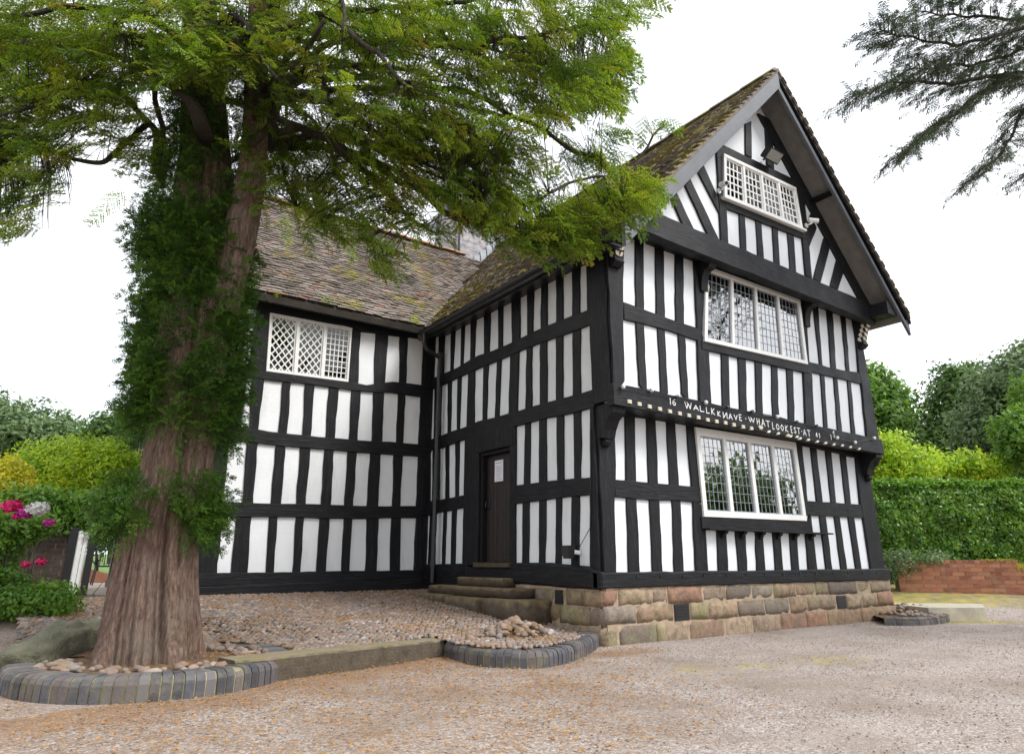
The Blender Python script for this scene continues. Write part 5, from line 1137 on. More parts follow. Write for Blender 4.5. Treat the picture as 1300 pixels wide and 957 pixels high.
tc[1][:2]=base[:2]+(tc[1][:2]-base[:2])*.9
tr=[.43,.365,.325,.31,.325,.345,.33,.28]
trunk=trunk_mesh('trunk',tc,tr,parent=YEW,seed=2,n_th=280,rings=22)
trunk_mesh('limb',[tp(262,330),tp(262,215),tp(258,100),tp(250,-60),tp(240,-260)],[.27,.26,.22,.17,.1],60,10,.1,4,False,parent=YEW)
trunk_mesh('limb',[tp(275,400,6.35),tp(306,290,6.3),tp(322,200,6.3),tp(326,90,6.3),tp(332,-60,6.4),tp(345,-220,6.5)],[.19,.17,.14,.125,.10,.06],50,10,.12,9,False,parent=YEW)
# broken stub
trunk_mesh('broken_stub',[tp(268,190,6.3),tp(258,165,5.9),tp(248,137,5.75),tp(234,124,5.7),tp(211,116,5.7)],[.10,.085,.078,.06,.012],24,6,.1,12,False,'branch',parent=YEW)
# main branches: (px,py,depth) polylines
BR=[ [(215,200,6.4),(165,130,6.1),(110,105,5.8),(50,133,5.6),(-20,155,5.4)],[(205,240,6.4),(188,160,6.2),(165,180,6.1),(135,205,6.0),(100,203,5.9),(60,190,5.7),(0,185,5.6)],
 [(230,120,6.4),(180,85,6.1),(110,60,5.8),(40,65,5.6),(-60,80,5.4)],[(240,60,6.4),(180,20,5.8),(90,10,5.4),(0,20,5.2),(-80,40,5.1)],[(250,40,6.4),(230,-30,5.8),(120,-40,5.2),(20,-30,5.0)],
 [(210,220,6.4),(195,95,5.9),(185,60,5.5),(150,35,5.2)],
 [(260,100,6.4),(270,40,5.7),(300,20,5.2),(330,60,5.0),(345,95,4.9)],[(325,120,6.3),(380,90,6.0),(420,60,5.8),(500,55,5.6),(600,60,5.5),(700,40,5.6),(800,20,5.7)],
 [(325,150,6.3),(370,70,6.0),(400,80,5.8),(415,140,5.7),(450,160,5.7),(530,200,5.8),(600,250,5.9)],[(330,90,6.3),(420,20,6.0),(540,10,5.8),(660,-10,5.8),(780,-20,6.0)],
 [(330,170,6.4),(400,170,6.3),(480,235,6.2),(530,280,6.2),(560,300,6.3)],[(330,110,6.4),(430,100,6.4),(560,110,6.5),(660,150,6.7),(740,195,6.9),(790,215,7.0),(845,160,7.1)],
 [(330,130,6.4),(450,130,6.2),(560,180,6.2),(660,255,6.3),(740,225,6.5),(830,235,6.6)],[(330,140,6.4),(440,190,6.2),(520,240,6.0),(620,290,6.1),(700,300,6.3),(780,290,6.5)],
 [(330,60,6.3),(460,40,6.4),(600,60,6.6),(700,90,6.8),(770,130,6.9)],[(325,200,6.4),(345,180,6.6),(360,220,6.8),(375,260,6.8)],[(325,160,6.5),(370,130,6.9),(420,190,7.2),(440,250,7.2)],
 [(330,0,6.3),(400,-50,5.5),(500,-60,5.0),(620,-40,4.9),(760,-50,5.2)],[(330,60,6.2),(400,20,5.5),(470,60,5.1),(520,110,5.0)],[(250,0,6.3),(300,-40,5.4),(420,-20,4.8),(430,40,4.7)] ]
mb=MB(); nodes=[]
for b in BR:
    P=catmull([Pd(*q) for q in b],7); n=len(P); P=P+np.array([[noise.noise((p[0]*3,p[1]*3,p[2]*3)),noise.noise((p[1]*3,p[2]*3,p[0]*3+9)),noise.noise((p[2]*3,p[0]*3,p[1]*3+5))] for p in P])*.07
    r0=.038*random.uniform(.6,1.1); mb.tube(P,[r0*(1-.8*i/n)+.006 for i in range(n)],7); nodes+=list(P[3:])
nodes=np.array(nodes)
# out-of-frame upper crown branches keep the tree whole and shade it properly
for k in range(26):
    a=random.uniform(0,6.28); z0=random.uniform(5.2,8.5); L=random.uniform(1.8,3.4)*(1-(z0-5)/9); s=np.array([TB[0]+.3,TB[1],z0]); P=catmull([s,s+[math.cos(a)*L*.4,math.sin(a)*L*.4,.35],s+[math.cos(a)*L,math.sin(a)*L,.1]],6); mb.tube(P,[.05*(1-.8*i/len(P))+.006 for i in range(len(P))],6); 
mb.build('branch',M['branch'],YEW,True)
# fronds sampled from regions of the picture, at depths inside the real crown
def sample_region(poly,n,d0,d1,rng):
    P=np.array(poly,float); lo=P.min(0);hi=P.max(0); out=[]
    while len(out)<n:
        x,y=rng.uniform(lo,hi)
        if in_poly(x,y,poly): out.append(Pd(x,y,rng.uniform(d0,d1)))
    return out
REG=[ ([(430,20),(800,10),(780,120),(640,190),(480,190),(400,120)],80,4.9,5.6), ([(180,0),(420,0),(400,90),(300,90),(200,110)],60,4.7,5.3), ([(20,20),(200,20),(190,130),(20,140)],60,5.0,5.6), ([(290,60),(350,60),(355,250),(330,290),(300,230)],70,5.7,6.2), ([(-60,-80),(860,-80),(840,5),(830,30),(800,30),(700,35),(380,45),(180,50),(-60,50)],841,4.8,6.8),
 ([(340,20),(790,20),(800,70),(770,110),(790,140),(740,150),(690,160),(640,200),(560,190),(450,160),(345,150)],822,5.1,6.8),
 ([(400,140),(560,150),(680,190),(690,220),(660,260),(640,300),(600,295),(560,270),(500,230),(440,200)],508,5.6,6.4),
 ([(560,250),(640,290),(700,270),(760,240),(790,225),(840,228),(838,245),(820,285),(790,300),(720,325),(650,320),(600,295)],259,6.0,6.6),
 ([(640,260),(760,270),(740,330),(690,330),(650,320)],87,6.2,6.5),
 ([(440,200),(520,250),(570,300),(560,320),(520,300),(470,300),(400,290),(385,250)],136,5.9,6.5),
 ([(385,285),(480,300),(500,335),(498,365),(480,350),(470,310),(410,315),(385,320)],49,5.9,6.3),
 ([(330,150),(450,170),(440,200),(420,260),(390,285),(350,270),(335,230)],214,6.5,7.4),
 ([(690,120),(790,140),(800,100),(800,60),(740,90)],97,6.0,6.9),
 ([(700,190),(860,150),(855,165),(770,215),(700,240)],45,6.8,7.1),
 ([(-60,40),(200,50),(200,120),(130,130),(60,120),(-60,130)],332,5.3,6.2),
 ([(-60,120),(150,120),(190,140),(180,165),(110,170),(60,190),(-60,200)],184,5.4,6.2),
 ([(-60,180),(110,190),(70,220),(60,260),(40,290),(20,310),(-60,300)],175,5.4,6.0),
 ([(180,50),(345,40),(345,90),(300,110),(210,110),(180,90)],214,4.9,6.1),
 ([(255,60),(300,80),(300,140),(265,120)],21,5.9,6.2),
 ([(120,170),(205,165),(200,240),(180,230),(150,200)],31,5.9,6.2) ]
tc_c=np.array([TB[0]+.35,TB[1]+.0])
allQ=[];allR=[];tw=[]
for poly,n,d0,d1 in REG:
    P=np.array(sample_region(poly,n,d0,d1,rng)); P[:,2]+=.08
    out=P[:,:2]-tc_c; out/=np.linalg.norm(out,axis=1,keepdims=True)+1e-6
    D=np.c_[out+rng.normal(0,.55,(n,2)),rng.uniform(-1.0,.12,n)]
    ks=rng.integers(0,6,n); sc=rng.uniform(.45,.95,n)
    for k in range(6):
        i=np.where(ks==k)[0]
        if len(i)==0: continue
        T=TE[k]; Dn=D[i]/np.linalg.norm(D[i],axis=1,keepdims=True); Ps=P[i]-Dn*(.25*sc[i])[:,None]
        q=place(T[0],Ps,D[i],sc[i],np.random.default_rng(77+k),.5); allQ.append(q); base_r=np.clip(rng.normal(.5,.2,len(i)),0,1); allR.append(np.clip(np.repeat(base_r,len(T[0]))+rng.normal(0,.12,len(q)),0,1))
        segs=np.array([[a,b] for a,b in T[1]]+[[T[2][j],T[2][j+1]] for j in range(3)]); rr=np.random.default_rng(77+k); Dd,S,U=frames(D[i],rr,.5); M3=np.stack([Dd,S,U],1); W=np.einsum('svk,nkj->nsvj',segs,M3)*sc[i][:,None,None,None]+Ps[:,None,None,:]; tw.append((W.reshape(-1,2,3),None))
    # connecting twigs to nearest branch node
    for p,dd_2 in zip(P,D):
        dist=np.linalg.norm(nodes-p,axis=1); j=np.argmin(dist)
        if dist[j]<1.3:
            a=nodes[j]; b=p-dd_2/np.linalg.norm(dd_2)*.2; mid=(a+b)/2+[0,0,.12*dist[j]]; tw.append((np.array([[a,mid],[mid,b]]),.005))
# hidden upper crown
n=240; a=rng.uniform(0,6.28,n); z=rng.uniform(5.6,9.5,n); r=rng.uniform(.5,1,n)*3.3*np.clip(1-(z-5)/6,.15,1); P=np.c_[TB[0]+.3+np.cos(a)*r,TB[1]+np.sin(a)*r,z]; D=np.c_[np.cos(a),np.sin(a),rng.uniform(-.8,.1,n)]
q=place(TE[0][0],P,D,rng.uniform(.9,1.4,n),rng,.5); allQ.append(q); allR.append(rng.random(len(q)))
quads_obj('crown',np.concatenate(allQ),np.concatenate(allR),M['yew'],YEW)
s1=np.concatenate([w for w,t in tw if t is None]); s2=np.concatenate([w for w,t in tw if t is not None])
quads_obj('twigs',np.concatenate([ribbon_quads(s1,.0018),ribbon_quads(s2,.0045)]),np.zeros((len(s1)+len(s2))*2),M['branch'],YEW)
# epicormic growth hugging the trunk
TS=[frond_template(rng,L=.26,ntw=7,nn=7,droop=.2,needle=.024,nw=.005,twl=.12) for _ in range(4)]
CRt=catmull([np.r_[c,r] for c,r in zip(tc,tr)],14)
def epic(name,spots,n,ln=(.7,1.3)):
    Q=[];R=[]
    for (x,y,rx,ry,nn) in spots:
        for _ in range(nn):
            while True:
                a,b=rng.uniform(-1,1,2)
                if a*a+b*b<1: break
            X_,Y_=x+a*rx,y+b*ry
            c=Pd(X_,Y_,6.45); i=np.argmin(abs(CRt[:,2]-c[2])); q=CRt[i]; rd=ray(X_,Y_); rd/=np.linalg.norm(rd); o=CAM[:2]; dxy=rd[:2]; 
            A=dxy@dxy; Bq=(o-q[:2])@dxy; rr=q[3]*.9; Cq=(o-q[:2])@(o-q[:2])-rr*rr; disc=Bq*Bq-A*Cq
            if disc>0: p=CAM+rd*((-Bq-math.sqrt(disc))/A)
            else: p=CAM+rd*(-Bq/A); 
            nrm_=np.r_[p[:2]-q[:2],0]; nl=np.linalg.norm(nrm_)+1e-9
            if disc<=0: p=np.r_[q[:2]+nrm_[:2]/nl*(nl*.55),p[2]]
            nrm_/=nl; D=nrm_+rng.normal(0,.45,3)+[0,0,.12]; Q.append(place(TS[rng.integers(4)][0],p[None],D[None],np.array([rng.uniform(*ln)]),rng,.9)); R.append(np.full(len(Q[-1]),rng.random()))
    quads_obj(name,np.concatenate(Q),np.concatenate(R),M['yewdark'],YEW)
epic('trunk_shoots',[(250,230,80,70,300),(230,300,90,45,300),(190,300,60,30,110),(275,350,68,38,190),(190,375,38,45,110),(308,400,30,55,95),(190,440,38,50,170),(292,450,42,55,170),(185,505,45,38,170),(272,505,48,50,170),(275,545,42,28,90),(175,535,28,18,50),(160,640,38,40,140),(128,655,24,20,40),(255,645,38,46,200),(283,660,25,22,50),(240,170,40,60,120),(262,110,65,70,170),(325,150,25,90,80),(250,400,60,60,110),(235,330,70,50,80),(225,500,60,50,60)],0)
# ================================================================== CEDAR (right, overhanging)
CED=empty('cedar_tree',tuple(np.r_[Pd(1850,500,8.3)[:2],0])); tag(CED,'dark cedar bough reaching into the top right corner of the sky','tree')
ct=Pd(1850,500,8.3); cb=np.r_[ct[:2],-.05]
m=MB(); m.tube([cb,cb+[0,0,3],cb+[.1,0,7],cb+[0,.1,12],cb+[0,0,15]],[.55,.45,.38,.2,.05],16); m.build('trunk',M['bark'],CED,True)
CB=[[(1850,20,8.3),(1400,10,9.8),(1300,22,9.4),(1220,20,9.2),(1160,12,9.0)],[(1850,150,8.3),(1400,90,9.8),(1290,95,9.4),(1200,105,9.2),(1140,105,9.0),(1085,120,8.9)],[(1850,120,8.3),(1420,40,9.6),(1300,35,9.2),(1230,55,9.0),(1160,50,8.9),(1118,38,8.8)],
 [(1850,120,8.3),(1400,100,9.9),(1300,90,9.6),(1240,125,9.4),(1190,160,9.3),(1140,200,9.2)],[(1850,160,8.3),(1400,120,10.1),(1310,130,9.9),(1280,180,9.7),(1240,225,9.6)],[(1850,-80,8.3),(1420,-60,9.6),(1320,-40,9.2),(1240,-20,9.0),(1190,-25,8.9)],
 [(1850,100,8.3),(1420,80,10.2),(1330,60,9.9),(1260,75,9.8),(1200,85,9.6),(1150,90,9.5)],[(1850,260,8.3),(1440,200,10.2),(1360,190,10.0),(1310,215,9.9)],[(1850,0,8.3),(1450,0,10.8),(1350,-30,11.0),(1250,-20,11.0)]]
mb=MB(); cn=[]; CT=[frond_template(rng,L=.5,ntw=12,nn=7,droop=.05,needle=.028,nw=.012,twl=.17) for _ in range(3)]
for b in CB:
    P=catmull([Pd(*q) for q in b],8); n=len(P); P=P+np.array([[0,0,noise.noise((p[0]*3,p[1]*3,0))*.10] for p in P]); mb.tube(P,[.05*(1-i/n)**1.0+.007 for i in range(n)],7)
    for i in range(n):
        if P[i][0]>Pd(1330,100,9.5)[0]+2.5: continue
        t=P[min(i+1,n-1)]-P[max(i-1,0)]; t/=np.linalg.norm(t); s=np.cross(t,[0,0,1]); s/=np.linalg.norm(s)
        for sg in (-1,1):
            for _ in range(2): 
                L=random.uniform(.25,.8)*(1.1-.6*i/n); dr=t*.7+s*sg*random.uniform(.5,1.0)+np.array([0,0,random.uniform(-.25,.1)]); e=P[i]+dr*L; mb.tube([P[i],(P[i]+e)/2+[0,0,.03],e],[.009,.006,.003],4,False); 
                for u in np.linspace(.25,1,max(3,int(L/.09))): cn.append((P[i]+dr*L*u+np.array([random.gauss(0,.04),random.gauss(0,.04),random.gauss(0,.03)]),dr))
mb.build('branch',M['bark'],CED,True)
# cedar limbs away from the view
mb=MB()
for k in range(7):
    a=random.uniform(-1.6,1.2); z=random.uniform(4,13); L=random.uniform(2.5,4.5)*(1-(z-4)/14); s=cb+np.array([0,0,z]); dr=np.array([math.cos(a),math.sin(a)-.2,.05]); e=s+dr*L; mb.tube([s,(s+e)/2+[0,0,.2],e],[.09,.06,.02],6)
    for u in np.linspace(.3,1,14):
        for _ in range(4): cn.append((s+dr*L*u+np.array([random.gauss(0,.5),random.gauss(0,.5),random.gauss(0,.08)]),dr))
mb.build('branch',M['bark'],CED,True)
Pn=np.array([c[0] for c in cn]); Dn=np.array([c[1] for c in cn])+rng.normal(0,.5,(len(cn),3))*[1,1,.4]; sc=rng.uniform(.3,.62,len(cn)); Q=[];R=[]
ks=rng.integers(0,3,len(cn))
for k in range(3):
    i=ks==k; q=place(CT[k][0],Pn[i],Dn[i],sc[i],rng,.5); Q.append(q); R.append(rng.random(len(q)))
quads_obj('crown',np.concatenate(Q),np.concatenate(R),M['cedar'],CED)
# ================================================================== broadleaf crowns
def leaf_quads(P,Nd,size,rng,asp=.5):
    n=len(P); T=rng.normal(0,1,(n,3)); T=T-Nd*(T*Nd).sum(1,keepdims=True)*.8; T/=np.linalg.norm(T,axis=1,keepdims=True); B=np.cross(Nd,T); B/=np.linalg.norm(B,axis=1,keepdims=True)+1e-9; s=(size*rng.uniform(.6,1.35,n))[:,None]
    return np.stack([P-T*s*.5,P+B*s*asp*.5+T*s*.05,P+T*s*.5,P-B*s*asp*.5+T*s*.05],1)
def crown_pts(lobes,n,rng,shell=.45,nz=.25,nsc=1.2):
    vol=np.array([r[0]*r[1]*r[2] for c,r in lobes])**.67; cnt=rng.multinomial(n,vol/vol.sum()); P=[];Nn=[]
    for (c,r),k in zip(lobes,cnt):
        d=rng.normal(0,1,(k,3)); d/=np.linalg.norm(d,axis=1,keepdims=True); rad=1-shell*rng.random(k)**1.6
        bumps=np.array([noise.noise((v[0]*nsc*2+c[0],v[1]*nsc*2+c[1],v[2]*nsc*2+c[2]))+.5*noise.noise((v[0]*nsc*5+c[0],v[1]*nsc*5,v[2]*nsc*5)) for v in d])*nz
        P.append(np.array(c)+d*np.array(r)*(rad*(1+bumps))[:,None]); Nn.append(d)
    return np.concatenate(P),np.concatenate(Nn)
def clumped(P,Nn,rng,k,spread):
    """replace points by small sprays of k leaves"""
    P=np.repeat(P,k,0)+rng.normal(0,spread,(len(P)*k,3)); Nn=np.repeat(Nn,k,0); return P,Nn
def tree(name,base,lobes,n,size,mat,label,cat='tree',group=None,trunk_r=.2,th=None,asp=.5,core=True,shell=.45,nz=.25,spread=None,k=4):
    r=np.random.default_rng(int(abs(base[0]*97+base[1]*31))+n); t=empty(name,tuple(base)); tag(t,label,cat,group)
    P,Nn=crown_pts(lobes,n//k,r,shell,nz); P,Nn=clumped(P,Nn,r,k,spread or size*.6); Nn=Nn+r.normal(0,.55,Nn.shape)+[0,0,.35]; Nn/=np.linalg.norm(Nn,axis=1,keepdims=True)
    q=leaf_quads(P,Nn,size,r,asp); quads_obj('crown' if cat=='tree' else 'foliage',q,np.clip(np.repeat(r.random(n//k),k)*.7+r.random(len(q))*.3,0,1),M[mat],t)
    m=MB(); base=np.array(base,float); top=np.array(lobes[0][0],float); m.tube([base-[0,0,.1],base+(top-base)*.5+[.05,0,0],top],[trunk_r,trunk_r*.7,trunk_r*.3],10)
    for c,rr in lobes:
        c=np.array(c); s=base+(top-base)*.45; m.tube([s,(s+c)/2+[0,0,.1],c],[trunk_r*.4,trunk_r*.25,trunk_r*.08],6)
        for _ in range(5):
            e=c+r.normal(0,.5,3)*np.array(rr); m.tube([c-(c-s)*.3,(c+e)/2,e],[trunk_r*.16,trunk_r*.1,trunk_r*.03],5)
    m.build('trunk' if cat=='tree' else 'stems',M['bark'],t,True)
    return t
def B(x,y,d): p=Pd(x,y,d); return p
def gbase(x,d): p=Pd(x,713,d); return np.array([p[0],p[1],float(gz(p[0],p[1]))])
def lobe(x,y,d,rw,rh,rd=None): # px radii
    s=d/FOC*1.05; return (tuple(Pd(x,y,d)),(rw*s,(rd or rw)*s,rh*s))
tree('conifer_tree',gbase(1125,27),[lobe(1120,560,27,45,55),lobe(1122,520,27,36,45),lobe(1112,492,27,22,30),lobe(1098,540,27,40,70)],16000,.22,'midleaf','bushy green conifer rising behind the hedge beside the house',trunk_r=.3)
tree('holly_tree',gbase(1210,24),[lobe(1215,510,24,38,45),lobe(1195,560,24,40,40),lobe(1235,560,24,40,45),lobe(1170,580,24,35,30),lobe(1225,485,24,26,24)],22000,.18,'dkleaf','dark green tree with sky gaps standing behind the hedge',trunk_r=.3,shell=.6,nz=.35)
tree('broadleaf_tree',gbase(1300,20),[lobe(1290,500,20,55,50),lobe(1262,545,20,45,40),lobe(1320,560,20,50,60),lobe(1310,460,20,30,28),lobe(1265,600,20,45,30)],26000,.17,'greyleaf','large grey-green broadleaf tree at the right edge behind the hedge',trunk_r=.3,shell=.55,nz=.35)
tree('broadleaf_tree',gbase(1330,22),[lobe(1298,560,17.5,32,38),lobe(1335,520,18,40,50)],12000,.13,'midleaf','bright green leafy tree leaning in at the right edge of the hedge',trunk_r=.2,shell=.6,nz=.4)
tree('shrub',gbase(1120,17.5),[lobe(1115,575,17.5,40,28),lobe(1150,590,17.5,45,22),lobe(1130,600,17.5,50,25)],11000,.11,'limeleaf','yellow-green feathery shrub just above the hedge next to the house','shrub',trunk_r=.08,nz=.4,shell=.6)
tree('shrub',gbase(1215,17.8),[lobe(1195,594,17.8,22,10),lobe(1228,592,17.8,26,18),lobe(1262,596,17.8,16,14)],4500,.10,'limeleaf','golden tipped shrub showing over the middle of the hedge','shrub',trunk_r=.08,nz=.5,shell=.6)
# hedge: dense clipped block, leaf shell over an added dark core blocking see-through
def hedge():
    a=gbase(1060,14.9); b=gbase(1420,14.9); d_=(b-a); d_[2]=0; L=np.linalg.norm(d_); d_/=L; nb=np.array([d_[1],-d_[0],0]); 
    if nb@HF>0: nb=-nb
    r=np.random.default_rng(9); t=empty('hedge',tuple((a+b)/2)); tag(t,'tall clipped green hedge along the drive behind the low brick wall','hedge')
    topz=2.62; n=46000; P=[];Nn=[]; depth=1.6
    for face,cnt in (('f',.68),('t',.32)):
        k=int(n*cnt); u=r.uniform(0,L,k); 
        if face=='f': v=r.uniform(0,1,k); z=.45+(topz-.45)*v; off=np.array([.18*noise.noise((uu*1.1,zz*1.3,0))+.09*noise.noise((uu*3.5,zz*3.5,4)) for uu,zz in zip(u,z)])-np.where(v>.9,(v-.9)*2.5,0)-r.random(k)**2*.22; P.append(a+d_*u[:,None]+nb*off[:,None]+np.c_[np.zeros((k,2)),z-a[2]]); Nn.append(np.tile(nb,(k,1)))
        else: w=r.uniform(0,depth,k); z=topz+np.array([.10*noise.noise((uu*.9,ww*1.5,7))+.07*noise.noise((uu*4,ww*4,2)) for uu,ww in zip(u,w)])+r.normal(0,.03,k)-np.where(w<.25,(.25-w)*.5,0); P.append(a+d_*u[:,None]-nb*w[:,None]+np.c_[np.zeros((k,2)),z-a[2]]); Nn.append(np.tile([0,0,1.],(k,1)))
    P=np.concatenate(P);Nn=np.concatenate(Nn)+r.normal(0,.5,(len(P),3)); Nn/=np.linalg.norm(Nn,axis=1,keepdims=True)
    quads_obj('foliage',leaf_quads(P,Nn,.085,r,.62),r.random(len(P)),M['hedge'],t)
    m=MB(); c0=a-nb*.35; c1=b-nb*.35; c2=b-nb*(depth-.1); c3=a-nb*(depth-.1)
    m.hexa([c0,c1,c2,c3]+[q+[0,0,topz-.25-a[2]] for q in(c0,c1,c2,c3)]); m.build('dark_core',M['hedgecore'],t)
M['hedgecore']=simple('dark_hedge_core',(.012,.02,.008),.95,.6,30,.9,.03,bscale=20)
hedge()
# right low brick wall
def brick_wall():
    a=gbase(1137,14.1); b=gbase(1345,13.7); d_=b-a; d_[2]=0; L=np.linalg.norm(d_); d_/=L; nb=np.cross(d_,[0,0,1]); 
    if nb@HF>0: nb=-nb
    m=MB(); z0=min(a[2],b[2])-.15; mb=MB(); H0=.60; u_step=L*.735; 
    mort=MB(); zt=a[2]+H0
    for (s0,s1,h) in ((0,u_step,zt),(u_step,L,zt-.075)):
        p=a+d_*s0; q=a+d_*s1; c=[p-nb*.008,q-nb*.008,q-nb*.22,p-nb*.22]; mort.hexa([np.r_[x[:2],z0] for x in c]+[np.r_[x[:2],h-.006] for x in c])
    r=0
    z=z0
    nrow=int((zt-z0)/.075)
    for r in range(nrow):
        z=zt-(r+1)*.075; u=-(r%2)*.11
        while u<L:
            w=.215 if r>0 else .102
            u0,u1=max(0,u),min(L,u+w)
            if u1-u0>.03 and not(r==0 and u0>u_step):
                p=a+d_*(u0+.004); q=a+d_*(u1-.004); j=random.uniform(-.003,.004); c=[p+nb*j,q+nb*j,q-nb*.1,p-nb*.1] if r>0 else [p+nb*(j+.004),q+nb*(j+.004),q-nb*.23,p-nb*.23]; mb.hexa([np.r_[x[:2],z+.005] for x in c]+[np.r_[x[:2],z+.070] for x in c],random.random())
            u+=w+.010
    o=mort.build('brick_wall',M['mortar']); tag(o,'low red brick retaining wall with mossy top in front of the hedge','wall'); mb.build('bricks',M['brick'],o)
    m=MB()
    for (s0,s1,h,dz) in ((u_step*.72,u_step,zt,.0),(u_step,L*.93,zt-.075,.09)):
        n=24; 
        for i in range(n):
            p=a+d_*(s0+(s1-s0)*i/n); q=a+d_*(s0+(s1-s0)*(i+1)/n); dr=(.02+.08*random.random())*(1 if dz else .35); c=[p+nb*.008,q+nb*.008,q-nb*.15,p-nb*.15]; m.hexa([np.r_[x[:2],h-dr-dz*random.random()] for x in c]+[np.r_[x[:2],h+.012] for x in c])
    m.build('moss',M['brickmoss'],o)
    # old broken end and ivy on the left
    tree('ivy_shrub',a+d_*.0-nb*.3,[(tuple(a+d_*.1+nb*.02+[0,0,.55]),(.45,.28,.25)),(tuple(a-d_*.35+[0,0,.4]),(.35,.3,.35)),(tuple(a+d_*.75-nb*.1+[0,0,.62]),(.5,.2,.12))],3800,.06,'greyleaf','scrambling ivy over the end of the low brick wall by the house','shrub',trunk_r=.03)
brick_wall()
# right bed: curved kerb, pebbles, slab
P=[onZ(x,y,z)[:2] for x,y,z in ((1126,793.5,.0),(1150,794,.0),(1180,793.5,.0),(1203,790,.0),(1213,783,.02),(1200,776,.05),(1175,772,.05))]
RB=catmull([np.r_[p,0] for p in P],10)[:,:2]
o=rk=brick_kerb(RB,'brick_kerb','curved old brick kerb at the far right corner of the house',.12,.20,step=.12)
def in_rb(): return [tuple(p) for p in RB]+[(UX1+.1,.6)]
RBP=in_rb(); m=MB(); m.add([(x,y,.09) for x,y in RBP],[tuple(range(len(RBP)))]); o=m.build('bed_soil',M['soil']); tag(o,kind='structure')
items=[]
cx,cy=np.mean(np.array(RBP),0)
for i in range(2600):
    x=random.uniform(UX1-.6,9.2); y=random.uniform(-1.8,1.5)
    if in_poly(x,y,RBP): s=random.uniform(.8,1.3); items.append((x,y,.10+random.random()*.02+.10*math.exp(-((x-UX1-.5)**2+(y+.1)**2)/.3),.045*s,.03*s,.022*s,random.uniform(0,3),random.gauss(0,.3)))
    if len(items)>260: break
for it in items:
    o=stones_mesh('pebble',[(0,0,0)+it[3:]],M['pebble']); o.location=it[:3]; tag(o,'flat grey pebble piled in the bed at the far right corner of the house','pebble','pebbles in the right corner bed')
q=[Pd(1178,770,12.0)[:2],Pd(1250,770,12.0)[:2],Pd(1246,760,13.1)[:2],Pd(1120,757,13.4)[:2]]; m=MB(); m.hexa([(x,y,-.05) for x,y in q]+[(x,y,.215) for x,y in q]); o=m.build('stone_slab',M['slab']); tag(o,'pale flat stone slab on the gravel beyond the right corner bed','slab')
